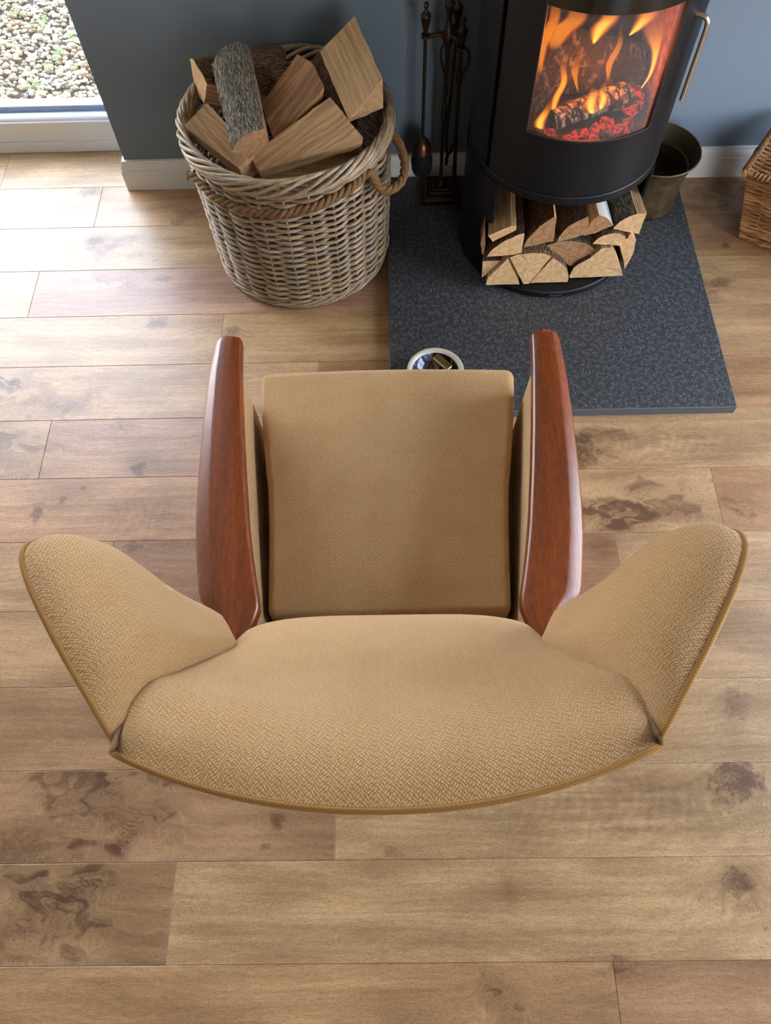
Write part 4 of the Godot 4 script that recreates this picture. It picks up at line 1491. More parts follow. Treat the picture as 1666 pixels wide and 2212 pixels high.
func build_fire() -> void:
	var ch := {"wood": M.char, "bark": M.char, "end": M.char}
	# big log leaning against the back
	prism_log([Vector3(0.625, 0.645, 0.325), Vector3(0.635, 0.60, 0.36), Vector3(0.630, 0.548, 0.355), Vector3(0.61, 0.53, 0.28), Vector3(0.60, 0.62, 0.25)],
		[Vector3(0.375, 0.700, 0.325), Vector3(0.352, 0.63, 0.38), Vector3(0.345, 0.545, 0.375), Vector3(0.36, 0.53, 0.28), Vector3(0.37, 0.66, 0.24)],
		["wood", "bark", "wood", "wood", "wood"], ch, "burning_log", "big charred log leaning at the back of the fire", "logs in the fire", 9, 0.004)
	prism_log([Vector3(0.402, 0.560, 0.452), Vector3(0.415, 0.530, 0.475), Vector3(0.402, 0.514, 0.455), Vector3(0.378, 0.520, 0.435), Vector3(0.380, 0.545, 0.432)],
		[Vector3(0.585, 0.600, 0.405), Vector3(0.605, 0.570, 0.425), Vector3(0.600, 0.540, 0.415), Vector3(0.580, 0.540, 0.38), Vector3(0.570, 0.58, 0.375)],
		["bark", "bark", "wood", "wood", "bark"], {"wood": M.char_ash, "bark": M.char_ash, "end": M.char}, "burning_log", "short ash-crusted log lying in front on the embers", "logs in the fire", 9, 0.003)
	prism_log([Vector3(0.338, 0.60, 0.40), Vector3(0.352, 0.575, 0.425), Vector3(0.35, 0.515, 0.425), Vector3(0.325, 0.514, 0.37)],
		[Vector3(0.41, 0.63, 0.36), Vector3(0.43, 0.60, 0.39), Vector3(0.43, 0.52, 0.39), Vector3(0.40, 0.52, 0.34)],
		["wood", "bark", "wood", "wood"], ch, "burning_log", "stubby blackened log at the left edge of the fire", "logs in the fire", 7, 0.004)
	# embers
	var rng := RandomNumberGenerator.new()
	rng.seed = 5
	var lump := noise(6, 1.0, 2)
	var spots := [Vector3(0.47, 0.522, 0.492), Vector3(0.51, 0.522, 0.478), Vector3(0.545, 0.524, 0.462), Vector3(0.50, 0.522, 0.505), Vector3(0.445, 0.520, 0.502), Vector3(0.535, 0.520, 0.492), Vector3(0.608, 0.535, 0.405), Vector3(0.602, 0.556, 0.402), Vector3(0.618, 0.548, 0.39), Vector3(0.40, 0.520, 0.495), Vector3(0.375, 0.522, 0.478), Vector3(0.57, 0.520, 0.472), Vector3(0.595, 0.524, 0.450)]
	for i in spots.size():
		var g := Geo.new()
		var s := rng.randf_range(0.011, 0.017) * (1.5 if i in [6, 7] else 1.0)
		g.rbox(spots[i], Vector3(s * rng.randf_range(0.9, 1.5), s * 0.6, s), s * 0.3, 3, func(q: Vector3) -> Vector3:
			var l: Vector3 = q - spots[i]
			return spots[i] + Basis.from_euler(Vector3(0.25, i * 0.9, 0.2)) * (l * (1.0 + 0.16 * lump.get_noise_3dv(q * 60.0))), 4)
		solo("ember", g, M.ember if i != 5 and i != 10 else M.char, spots[i], EMBERS[i], "ember", "embers on the stove floor")
	# flames
	var fl := [
		["yellow flame at the lower left corner of the stove window", [Vector3(0.378, 0.515, 0.472), Vector3(0.372, 0.545, 0.47), Vector3(0.385, 0.575, 0.465), Vector3(0.402, 0.612, 0.455)], [0.010, 0.016, 0.010, 0.001], 2],
		["tall thin orange flame rising left of the front log", [Vector3(0.405, 0.545, 0.445), Vector3(0.407, 0.585, 0.44), Vector3(0.420, 0.625, 0.435), Vector3(0.411, 0.665, 0.43), Vector3(0.425, 0.70, 0.42)], [0.006, 0.011, 0.010, 0.007, 0.001], 1],
		["narrow orange flame between the tall one and the bright one", [Vector3(0.458, 0.60, 0.44), Vector3(0.446, 0.63, 0.435), Vector3(0.441, 0.655, 0.43), Vector3(0.450, 0.70, 0.42)], [0.002, 0.006, 0.011, 0.001], 0],
		["bright flame with two tongues standing on the front log", [Vector3(0.497, 0.558, 0.46), Vector3(0.490, 0.580, 0.455), Vector3(0.493, 0.605, 0.45), Vector3(0.484, 0.622, 0.448)], [0.012, 0.019, 0.012, 0.001], 2],
		["", [Vector3(0.517, 0.565, 0.455), Vector3(0.520, 0.590, 0.45), Vector3(0.513, 0.61, 0.447), Vector3(0.522, 0.645, 0.44)], [0.010, 0.014, 0.007, 0.001], 2],
		["long yellow flame licking up the right end of the big log", [Vector3(0.622, 0.56, 0.385), Vector3(0.640, 0.60, 0.38), Vector3(0.641, 0.65, 0.37), Vector3(0.628, 0.70, 0.35), Vector3(0.632, 0.76, 0.33)], [0.002, 0.006, 0.012, 0.030, 0.004], 2],
		["", [Vector3(0.575, 0.675, 0.345), Vector3(0.595, 0.695, 0.34), Vector3(0.612, 0.72, 0.33), Vector3(0.60, 0.77, 0.32)], [0.004, 0.018, 0.024, 0.002], 2],
		["yellow flame curling over the top edge of the big log", [Vector3(0.488, 0.672, 0.368), Vector3(0.500, 0.700, 0.355), Vector3(0.520, 0.725, 0.345), Vector3(0.505, 0.775, 0.33)], [0.006, 0.026, 0.022, 0.002], 2],
		["faint orange flame swirling at the top left of the fire", [Vector3(0.395, 0.665, 0.375), Vector3(0.405, 0.700, 0.365), Vector3(0.440, 0.730, 0.355), Vector3(0.425, 0.79, 0.34)], [0.012, 0.034, 0.026, 0.002], 0],
		["", [Vector3(0.365, 0.62, 0.40), Vector3(0.362, 0.68, 0.39), Vector3(0.385, 0.74, 0.37), Vector3(0.37, 0.80, 0.35)], [0.008, 0.016, 0.014, 0.001], 0],
		["thin orange flame in front of the big log", [Vector3(0.535, 0.60, 0.40), Vector3(0.530, 0.64, 0.395), Vector3(0.545, 0.68, 0.385), Vector3(0.54, 0.72, 0.37)], [0.003, 0.010, 0.008, 0.001], 0]]
	var holder: Node3D
	for f in fl:
		if f[0] != "": holder = thing("flame", f[0], "flame", f[1][0], "flames behind the stove glass")
		var pts := spline(f[1], 18)
		var rad := spline(f[2], 18)
		for lay in f[3] + 3:
			var g := Geo.new()
			var rows := []
			for i in 18:
				var row := PackedVector3Array()
				var r: float = maxf(rad[i], 0.0005) * [1.0, 0.83, 0.66, 0.48, 0.30][lay]
				var q: Vector3 = pts[i]
				for j in 13:
					var a := TAU * j / 12
					row.append(q + Vector3(cos(a) * r, 0, sin(a) * r * 0.45))
				rows.append(row)
				if i == 17 - lay * 2: break
			g.grid(rows, null, true)
			part(holder, "flame_veil" if lay < 3 else "flame_core", g, M["flame%d" % lay])
	var lamp := OmniLight3D.new()
	lamp.name = "fire_glow"
	lamp.position = Vector3(0.50, 0.66, 0.44)
	lamp.light_color = Color(1.0, 0.52, 0.17)
	lamp.light_energy = FIRE
	lamp.light_size = 0.05
	lamp.omni_range = 8.0
	lamp.omni_attenuation = 2.0
	lamp.shadow_enabled = true
	add_child(lamp)

const EMBERS := ["red ember right under the middle of the front log", "red ember just right of the middle of the front log", "red ember below the right half of the front log", "red ember nearest the bottom edge of the glass", "red ember nearest the glass on the left side", "burnt-out grey ember close to the glass on the right", "large glowing ember at the right end of the front log", "large glowing ember on top at the right end of the logs", "glowing ember farthest back at the right wall of the firebox", "red ember under the left end of the front log", "burnt-out grey ember at the foot of the left corner flame", "small red ember at the right of the ember bed", "small red ember below the large glowing pair"]
const FIRE := 0.018


# ================================================================ logs stored under the stove
func build_log_stack() -> void:
	var defs := [
		["short pale plank-like log at the top left of the stack under the stove", 0.515, [[0.273, 0.233], [0.289, 0.209], [0.350, 0.252], [0.347, 0.264], [0.334, 0.265]], "wwwww", "split_tan", "end_pale"],
		["big quarter log with bark under the plank-like log", 0.525, [[0.275, 0.163], [0.289, 0.190], [0.314, 0.216], [0.348, 0.238], [0.372, 0.247], [0.374, 0.170]], "bbbbww", "bark_brown", "end_pale"],
		["half-round log with dark bark, second from the left in the top row", 0.52, [[0.377, 0.191], [0.387, 0.225], [0.413, 0.266], [0.446, 0.300], [0.453, 0.293], [0.459, 0.213]], "bbbwww", "bark_brown", "end_brown"],
		["half-round log with dark bark in the middle of the top row", 0.52, [[0.469, 0.207], [0.474, 0.233], [0.495, 0.268], [0.538, 0.297], [0.545, 0.272], [0.544, 0.234]], "bbbwww", "bark_brown", "end_brown"],
		["log with a strip of white birch bark in the top row", 0.50, [[0.548, 0.209], [0.556, 0.257], [0.574, 0.281], [0.596, 0.273], [0.621, 0.246], [0.584, 0.224]], "wwbbww", "birch_bark", "end_brown"],
		["log with ragged grey bark at the right end of the top row", 0.50, [[0.624, 0.233], [0.640, 0.262], [0.677, 0.284], [0.702, 0.286], [0.701, 0.212]], "bbwww", "bark_grey", "end_pale"],
		["small half-round log below the birch log", 0.51, [[0.575, 0.190], [0.588, 0.211], [0.605, 0.222], [0.636, 0.226], [0.660, 0.216], [0.669, 0.190], [0.652, 0.181]], "bbbbwww", "bark_brown", "end_pale"],
		["narrow upright log at the right edge of the stack", 0.485, [[0.655, 0.176], [0.680, 0.182], [0.684, 0.203], [0.706, 0.175], [0.711, 0.126], [0.702, 0.062], [0.690, 0.10]], "wwwwwww", "split_tan", "end_pale"],
		["widest pale log at the bottom right of the stack", 0.51, [[0.537, 0.057], [0.534, 0.072], [0.545, 0.106], [0.581, 0.136], [0.605, 0.172], [0.631, 0.174], [0.667, 0.119], [0.694, 0.063]], "bbbwwwww", "bark_brown", "end_pale"],
		["dark-faced wedge log hanging point down in the middle of the stack", 0.495, [[0.448, 0.170], [0.470, 0.181], [0.503, 0.186], [0.555, 0.179], [0.601, 0.147], [0.553, 0.104], [0.532, 0.091], [0.473, 0.147]], "bbbbwwww", "bark_grey", "end_brown"],
		["rounded wedge log with bark in the middle of the bottom row", 0.525, [[0.417, 0.056], [0.439, 0.101], [0.467, 0.153], [0.496, 0.131], [0.522, 0.097], [0.529, 0.057]], "wwbbbw", "bark_brown", "end_pale"],
		["cracked pale wedge log with its point down in the bottom row", 0.53, [[0.341, 0.165], [0.376, 0.177], [0.426, 0.179], [0.460, 0.165], [0.412, 0.058], [0.396, 0.056]], "bbbwww", "bark_brown", "end_pale"],
		["triangular pale log at the bottom left of the stack", 0.53, [[0.283, 0.056], [0.287, 0.087], [0.336, 0.158], [0.383, 0.057]], "wwww", "split_pale", "end_pale"],
		["small split log above the bottom left corner of the stack", 0.515, [[0.271, 0.070], [0.268, 0.137], [0.320, 0.139], [0.288, 0.092]], "wbww", "bark_brown", "end_pale"],
		["thin splinter of log at the left edge of the stack", 0.50, [[0.257, 0.186], [0.263, 0.244], [0.272, 0.180], [0.268, 0.145]], "wwww", "split_brown", "end_brown"]]
	for d in defs:
		var A := []
		var B := []
		for q in d[2]:
			A.append(Vector3(q[0], q[1], d[1]))
			var far := Vector3(lerpf(q[0], 0.48, 0.10), q[1] + 0.006, d[1] - 0.235)
			B.append(far)
		var kinds := []
		for ch in d[3]: kinds.append("bark" if ch == "b" else "wood")
		var wood: Material = M[d[4]] if d[4].begins_with("split") else M.split_tan
		var bark: Material = M[d[4]] if not d[4].begins_with("split") else M.bark_brown
		prism_log(A, B, kinds, {"wood": wood, "bark": bark, "end": M[d[5]]}, "stored_log", d[0], "logs stacked under the stove", 6, 0.0016)


# ================================================================ wicker log basket
func build_basket() -> void:
	var t := thing("log_basket", "round grey-brown wicker basket full of split logs with a rope handle", "basket", BASKET)
	var rng := RandomNumberGenerator.new()
	rng.seed = 31
	var N := 26
	var rows_n := 37
	for r in rows_n:
		var y := 0.030 + r * 0.0107
		var R := basket_r(y)
		var path := PackedVector3Array()
		var seg := N * 6
		var rad := PackedFloat32Array()
		var drift := rng.randf() * TAU
		for i in seg + 1:
			var a := TAU * i / seg
			var w := cos(a * N / 2.0 + PI * r)
			var rr := R + 0.0075 * signf(w) * pow(absf(w), 0.75) + 0.0012 * sin(a * 5 + drift)
			path.append(BASKET + Vector3(sin(a) * rr, y + 0.0016 * sin(a * 3.0 + drift) + 0.0008 * sin(a * 11 + r), cos(a) * rr))
			rad.append(0.0053 + 0.0006 * sin(a * 4.0 + drift * 2.0))
		var g := Geo.new()
		g.tube(path, Array(rad), 7, true, false)
		part(t, "weaver", g, M["cane%d" % (rng.randi() % 6)])
	for k in N:
		var a := TAU * k / N
		var g := Geo.new()
		var path := PackedVector3Array()
		for i in 7:
			var y := lerpf(0.012, 0.44, i / 6.0)
			var rr := basket_r(y)
			path.append(BASKET + Vector3(sin(a) * rr, y, cos(a) * rr))
		g.tube(path, 0.0042, 6)
		part(t, "stake", g, M["cane%d" % (k % 3)])
	# plaited rim and foot: long canes sweeping round each other
	for k in 12:
		var g := Geo.new()
		var path := PackedVector3Array()
		for i in 145:
			var a := TAU * i / 144
			var w := a * 4.0 + TAU * k / 12.0 + 0.45 * sin(a * 4.0 + k)
			var rr := 0.277 + 0.0125 * cos(w)
			path.append(BASKET + Vector3(sin(a) * rr, 0.448 + 0.022 * sin(w) + 0.003 * sin(a * 3 + k), cos(a) * rr))
		g.tube(path, 0.0057, 8, true, false)
		part(t, "rim_cane", g, M["cane%d" % [1, 3, 5, 0, 4, 2, 1, 5, 3, 1, 4, 3][k]])
	for k in 5:
		var g := Geo.new()
		var path := PackedVector3Array()
		for i in 121:
			var a := TAU * i / 120
			var w := a * 6.0 + TAU * k / 5.0
			var rr := 0.2585 + 0.008 * cos(w)
			path.append(BASKET + Vector3(sin(a) * rr, 0.016 + 0.0095 * sin(w), cos(a) * rr))
		g.tube(path, 0.0055, 7, true, false)
		part(t, "foot_cane", g, M["cane%d" % k])
	var g := Geo.new()
	g.hard_lathe([Vector2(0.0, 0.014), Vector2(0.25, 0.014), Vector2(0.25, 0.022), Vector2(0.0, 0.022)], BASKET, 40)
	part(t, "bottom", g, M.cane2)
	# rope threaded under the rim, out into a loop on the right
	var run := []
	for i in 15:
		var a := deg_to_rad(lerpf(-62.0, 44.0, i / 14.0))
		var y := lerpf(0.385, 0.412, i / 14.0) - 0.022 * sin(PI * i / 14.0)
		run.append(BASKET + Vector3(sin(a), 0, cos(a)) * (basket_r(y) + 0.0135 + 0.003 * cos(i * 2.4)) + Vector3.UP * y)
	for q in [Vector3(-0.052, 0.420, 0.478), Vector3(-0.028, 0.372, 0.478), Vector3(0.000, 0.358, 0.474), Vector3(0.030, 0.362, 0.448), Vector3(0.042, 0.375, 0.405), Vector3(0.034, 0.395, 0.362), Vector3(0.018, 0.415, 0.340), Vector3(-0.002, 0.428, 0.325)]: run.append(q)
	var line := spline(run, 150)
	var rope_holder := Geo.new()
	rope_holder.tube(PackedVector3Array(line), 0.006, 6)
	var core := part(t, "rope_handle", rope_holder, M.rope, "twisted natural rope threaded under the rim and looped out")
	for k in 3:
		g = Geo.new()
		var path := PackedVector3Array()
		var dist := 0.0
		for i in line.size():
			var q: Vector3 = line[i]
			var d: Vector3 = (Vector3(line[mini(i + 1, line.size() - 1)]) - Vector3(line[maxi(i - 1, 0)])).normalized()
			if i: dist += q.distance_to(line[i - 1])
			var s := d.cross(Vector3.UP).normalized()
			var u := s.cross(d)
			var w := dist * 105.0 + TAU * k / 3.0
			path.append(q + (s * cos(w) + u * sin(w)) * 0.0064)
		g.tube(path, 0.0068, 8)
		part(core, "strand", g, M.rope)
	# knotted end on the left
	g = Geo.new()
	for k in 7:
		var a := rng.randf() * TAU
		var p: Vector3 = line[0]
		g.tube(PackedVector3Array([p, p + Vector3(-0.008 - 0.006 * rng.randf(), 0.006 * sin(a), 0.008 * cos(a)), p + Vector3(-0.016, 0.012 * sin(a) - 0.006, 0.014 * cos(a))]), [0.002, 0.0016, 0.0008], 5)
	part(core, "frayed_end", g, M.rope)


func basket_r(y: float) -> float:
	return table(y, [[0.0, 0.257], [0.05, 0.2595], [0.42, 0.272], [0.48, 0.280]])


func build_basket_logs() -> void:
	var V := func(a: Array) -> Array: return a.map(func(q): return Vector3(q[0], q[1], q[2]))
	var grp := "logs in the wicker basket"
	prism_log(V.call([[-0.392, 0.50, 0.492], [-0.366, 0.532, 0.488], [-0.338, 0.538, 0.470], [-0.312, 0.52, 0.437], [-0.309, 0.46, 0.414], [-0.360, 0.448, 0.455]]),
		V.call([[-0.454, 0.57, 0.249], [-0.425, 0.605, 0.250], [-0.385, 0.612, 0.225], [-0.355, 0.585, 0.205], [-0.355, 0.53, 0.20], [-0.43, 0.52, 0.235]]),
		["bark", "bark", "bark", "wood", "wood", "wood"], {"wood": M.split_brown, "bark": M.bark_grey, "end": M.end_brown}, "basket_log", "log with rough grey bark on top lying over the others in the basket", grp, 12, 0.003)
	prism_log(V.call([[-0.520, 0.550, 0.193], [-0.500, 0.565, 0.225], [-0.471, 0.530, 0.267], [-0.498, 0.460, 0.245], [-0.528, 0.455, 0.180]]),
		V.call([[-0.293, 0.542, 0.120], [-0.270, 0.535, 0.165], [-0.290, 0.480, 0.255], [-0.305, 0.440, 0.255], [-0.300, 0.440, 0.135]]),
		["bark", "bark", "wood", "wood", "wood"], {"wood": M.split_tan, "bark": M.bark_brown, "end": M.end_pale}, "basket_log", "brown barked log lying crosswise at the back of the basket", grp, 12, 0.003)
	prism_log(V.call([[-0.468, 0.520, 0.329], [-0.529, 0.490, 0.373], [-0.522, 0.450, 0.365], [-0.470, 0.450, 0.320]]),
		V.call([[-0.350, 0.458, 0.445], [-0.392, 0.432, 0.468], [-0.385, 0.385, 0.465], [-0.345, 0.390, 0.43]]),
		["wood", "wood", "wood", "wood"], {"wood": M.split_tan, "bark": M.bark_brown, "end": M.end_pale}, "basket_log", "plain split log sticking out at the front left of the basket", grp, 8, 0.0025)
	prism_log(V.call([[-0.228, 0.600, 0.263], [-0.190, 0.590, 0.285], [-0.161, 0.560, 0.336], [-0.168, 0.525, 0.330], [-0.225, 0.53, 0.255]]),
		V.call([[-0.333, 0.485, 0.285], [-0.318, 0.475, 0.345], [-0.296, 0.450, 0.405], [-0.290, 0.415, 0.395], [-0.325, 0.425, 0.29]]),
		["wood", "wood", "wood", "wood", "wood"], {"wood": M.split_brown, "bark": M.bark_brown, "end": M.end_brown}, "basket_log", "dark-streaked split log standing up in the middle of the basket", grp, 8, 0.0025)
	prism_log(V.call([[-0.147, 0.540, 0.346], [-0.065, 0.498, 0.450], [-0.074, 0.460, 0.437], [-0.150, 0.480, 0.335]]),
		V.call([[-0.365, 0.444, 0.440], [-0.337, 0.425, 0.472], [-0.335, 0.395, 0.462], [-0.362, 0.40, 0.43]]),
		["wood", "wood", "wood", "wood"], {"wood": M.split_tan, "bark": M.bark_brown, "end": M.end_pale}, "basket_log", "broad orange-brown split log with a knot across the front of the basket", grp, 10, 0.003)
	prism_log(V.call([[-0.013, 0.535, 0.272], [-0.105, 0.472, 0.342], [-0.133, 0.440, 0.322], [-0.014, 0.474, 0.302]]),
		V.call([[-0.084, 0.602, 0.112], [-0.177, 0.560, 0.187], [-0.203, 0.525, 0.172], [-0.085, 0.560, 0.095]]),
		["wood", "bark", "wood", "wood"], {"wood": M.split_pale, "bark": M.bark_brown, "end": M.end_pale}, "basket_log", "tall pale split log leaning out at the back right of the basket", grp, 10, 0.003)
	# lower layer, seen through the gaps
	prism_log(V.call([[-0.46, 0.40, 0.20], [-0.44, 0.40, 0.34], [-0.45, 0.30, 0.34], [-0.46, 0.30, 0.20]]), V.call([[-0.09, 0.42, 0.20], [-0.08, 0.41, 0.37], [-0.09, 0.31, 0.37], [-0.10, 0.31, 0.20]]),
		["bark", "wood", "wood", "wood"], {"wood": M.split_brown, "bark": M.bark_brown, "end": M.end_brown}, "basket_log", "log in the lower layer, seen only through the gaps in the basket", grp, 6, 0.003)
	prism_log(V.call([[-0.36, 0.405, 0.35], [-0.34, 0.38, 0.45], [-0.35, 0.29, 0.45], [-0.36, 0.29, 0.35]]), V.call([[-0.12, 0.42, 0.38], [-0.13, 0.40, 0.46], [-0.14, 0.31, 0.45], [-0.12, 0.31, 0.38]]),
		["wood", "wood", "wood", "wood"], {"wood": M.split_tan, "bark": M.bark_brown, "end": M.end_pale}, "basket_log", "buried split log under the broad one at the front of the basket", grp, 6, 0.003)


# ================================================================ fire irons
func knob(c: Vector3, s := 1.0) -> Geo:   # urn finial
	var g := Geo.new()
	g.lathe([Vector2(0.0045, -0.052), Vector2(0.006, -0.046), Vector2(0.0075, -0.040), Vector2(0.0105, -0.030), Vector2(0.0125, -0.018), Vector2(0.0132, -0.012), Vector2(0.0130, -0.0095), Vector2(0.0138, -0.008), Vector2(0.0138, -0.005), Vector2(0.0105, -0.001), Vector2(0.0060, 0.004), Vector2(0.0042, 0.009), Vector2(0.0044, 0.012), Vector2(0.0066, 0.016), Vector2(0.0072, 0.020), Vector2(0.0060, 0.0245), Vector2(0.0030, 0.0275), Vector2(0.0, 0.028)].map(func(q): return q * s), c, 20)
	return g


func build_tools() -> void:
	var P := Vector3(0.164, 0.03, 0.108)
	var t := thing("tool_stand", "dark bronze fire tool stand with a stepped square base beside the stove", "tool stand", P)
	var g := Geo.new()
	for q in [[0.068, 0.000, 0.012], [0.050, 0.012, 0.022], [0.047, 0.022, 0.026], [0.034, 0.026, 0.036], [0.026, 0.036, 0.041]]:
		g.box(P + Vector3(0, (q[1] + q[2]) / 2, 0), Vector3(q[0], (q[2] - q[1]) / 2, q[0]), 0.0018)
	part(t, "base", g, M.bronze)
	g = Geo.new()
	g.lathe([Vector2(0.0, 0.041), Vector2(0.014, 0.041), Vector2(0.011, 0.048), Vector2(0.0065, 0.056), Vector2(0.0056, 0.066), Vector2(0.0056, 0.262), Vector2(0.0075, 0.265), Vector2(0.0095, 0.270), Vector2(0.0075, 0.275), Vector2(0.0092, 0.281), Vector2(0.0098, 0.287), Vector2(0.0080, 0.297), Vector2(0.0060, 0.303), Vector2(0.0088, 0.308), Vector2(0.0088, 0.311), Vector2(0.0056, 0.314), Vector2(0.0056, 0.475), Vector2(0.011, 0.490), Vector2(0.016, 0.505), Vector2(0.0155, 0.520), Vector2(0.010, 0.538), Vector2(0.007, 0.548), Vector2(0.0085, 0.552), Vector2(0.006, 0.557), Vector2(0.0, 0.557)], P, 20)
	part(t, "post", g, M.bronze)
	part(t, "finial", knob(P + Vector3(0, 0.604, 0)), M.bronze)
	var hooks := [Vector3(0.103, 0.545, 0.104), Vector3(0.198, 0.530, 0.138), Vector3(0.190, 0.545, 0.065)]
	for h in hooks:
		g = Geo.new()
		var d: Vector3 = (h - P) * Vector3(1, 0, 1)
		var a := P + Vector3(0, 0.512, 0)
		g.tube(PackedVector3Array(spline([a, a + d * 0.35 + Vector3.UP * 0.006, a + d * 0.7 + Vector3.UP * 0.002, Vector3(h.x, h.y - 0.002, h.z) - d.normalized() * 0.011], 9)), [0.011, 0.009, 0.0075, 0.0068, 0.0062, 0.006, 0.006, 0.006, 0.006], 10)
		var ring := PackedVector3Array()
		for i in 15:
			var w := deg_to_rad(35 + 290.0 * i / 14)
			var dn := d.normalized()
			ring.append(Vector3(h.x, h.y - 0.002, h.z) + dn * cos(w) * 0.0105 + dn.cross(Vector3.UP) * sin(w) * 0.0105)
		g.tube(ring, 0.0042, 8)
		part(t, "hook_arm", g, M.bronze)
	# brush
	var b := Vector3(0.103, 0.105, 0.106)
	t = thing("hearth_brush", "round black hearth brush with a bronze cap hanging on the left of the stand", "brush", b)
	g = Geo.new()
	g.tube(PackedVector3Array([Vector3(0.103, 0.236, 0.106), Vector3(0.103, 0.55, 0.104)]), 0.0048, 10)
	part(t, "handle_rod", g, M.bronze)
	part(t, "finial", knob(Vector3(0.103, 0.602, 0.104)), M.bronze)
	g = Geo.new()
	g.lathe([Vector2(0.0, 0.240), Vector2(0.006, 0.239), Vector2(0.015, 0.234), Vector2(0.023, 0.223), Vector2(0.0278, 0.207), Vector2(0.0292, 0.196), Vector2(0.0302, 0.194), Vector2(0.0302, 0.190), Vector2(0.026, 0.189)], Vector3(0.103, 0, 0.106), 28)
	part(t, "cap", g, M.bronze_bright)
	g = Geo.new()
	var rng := RandomNumberGenerator.new()
	rng.seed = 9
	for i in 620:
		var a := rng.randf() * TAU
		var r := sqrt(rng.randf()) * 0.026
		var f := rng.randf_range(1.05, 1.22)
		var p := Vector3(0.103 + cos(a) * r, 0.195, 0.106 + sin(a) * r)
		var q := Vector3(0.103 + cos(a + 0.1) * r * f, rng.randf_range(0.108, 0.118) + 0.014 * pow(r / 0.026, 3.0), 0.106 + sin(a + 0.1) * r * f)
		g.tube(PackedVector3Array([p, p.lerp(q, 0.5) + Vector3(cos(a), 0, sin(a)) * 0.005 * r / 0.026, q]), [0.0013, 0.0012, 0.0008], 4, false, false)
	g.lathe([Vector2(0.0275, 0.192), Vector2(0.031, 0.170), Vector2(0.0315, 0.146), Vector2(0.027, 0.122), Vector2(0.0, 0.114)], Vector3(0.103, 0, 0.106), 24)
	var o := part(t, "bristle", g, M.bristle)
	o.set_meta("kind", "stuff")
	# tongs: two sprung legs meeting in a bow
	t = thing("fire_tongs", "bronze fire tongs with bowed springs hanging in front on the right of the stand", "tongs", Vector3(0.2, 0.06, 0.132))
	part(t, "finial", knob(Vector3(0.199, 0.583, 0.138)), M.bronze)
	g = Geo.new()
	g.tube(PackedVector3Array([Vector3(0.1985, 0.535, 0.138), Vector3(0.199, 0.42, 0.134), Vector3(0.2015, 0.26, 0.130), Vector3(0.2035, 0.18, 0.128), Vector3(0.206, 0.10, 0.126), Vector3(0.2065, 0.068, 0.126)]), [0.0048, 0.0050, 0.0054, 0.0062, 0.0066, 0.0040], 9)
	part(t, "leg", g, M.bronze)
	g = Geo.new()
	g.lathe([Vector2(0.0045, 0.428), Vector2(0.0075, 0.431), Vector2(0.0085, 0.436), Vector2(0.0065, 0.441), Vector2(0.0085, 0.446), Vector2(0.0085, 0.452), Vector2(0.0055, 0.457), Vector2(0.0045, 0.462)], Vector3(0.1985, 0, 0.134), 16)
	part(t, "collar", g, M.bronze)
	g = Geo.new()
	g.tube(PackedVector3Array(spline([Vector3(0.198, 0.528, 0.136), Vector3(0.212, 0.524, 0.131), Vector3(0.2215, 0.505, 0.128), Vector3(0.221, 0.480, 0.128), Vector3(0.210, 0.455, 0.130), Vector3(0.2015, 0.430, 0.132)], 20)), 0.0036, 8)
	part(t, "spring_bow", g, M.bronze)
	# poker with a hooked shank behind the post
	t = thing("fire_poker", "bronze poker with a forked shank hanging behind the stand", "poker", Vector3(0.186, 0.1, 0.07))
	part(t, "finial", knob(Vector3(0.190, 0.600, 0.066)), M.bronze)
	g = Geo.new()
	g.tube(PackedVector3Array([Vector3(0.190, 0.552, 0.066), Vector3(0.186, 0.40, 0.070), Vector3(0.1775, 0.27, 0.086), Vector3(0.177, 0.205, 0.090)]), 0.0042, 9)
	part(t, "shank", g, M.bronze)
	g = Geo.new()
	g.tube(PackedVector3Array(spline([Vector3(0.162, 0.52, 0.085), Vector3(0.148, 0.495, 0.090), Vector3(0.149, 0.465, 0.090), Vector3(0.158, 0.435, 0.088), Vector3(0.168, 0.40, 0.086), Vector3(0.172, 0.36, 0.085)], 18)), 0.0034, 8)
	part(t, "spring_bow", g, M.bronze)
	g = Geo.new()
	g.tube(PackedVector3Array(spline([Vector3(0.177, 0.215, 0.090), Vector3(0.178, 0.185, 0.092), Vector3(0.184, 0.172, 0.094), Vector3(0.192, 0.180, 0.096), Vector3(0.196, 0.205, 0.098)], 14)), 0.0040, 8)
	g.tube(PackedVector3Array([Vector3(0.183, 0.174, 0.094), Vector3(0.181, 0.150, 0.094), Vector3(0.180, 0.132, 0.094)]), [0.005, 0.0055, 0.004], 8)
	part(t, "fork", g, M.black_iron)


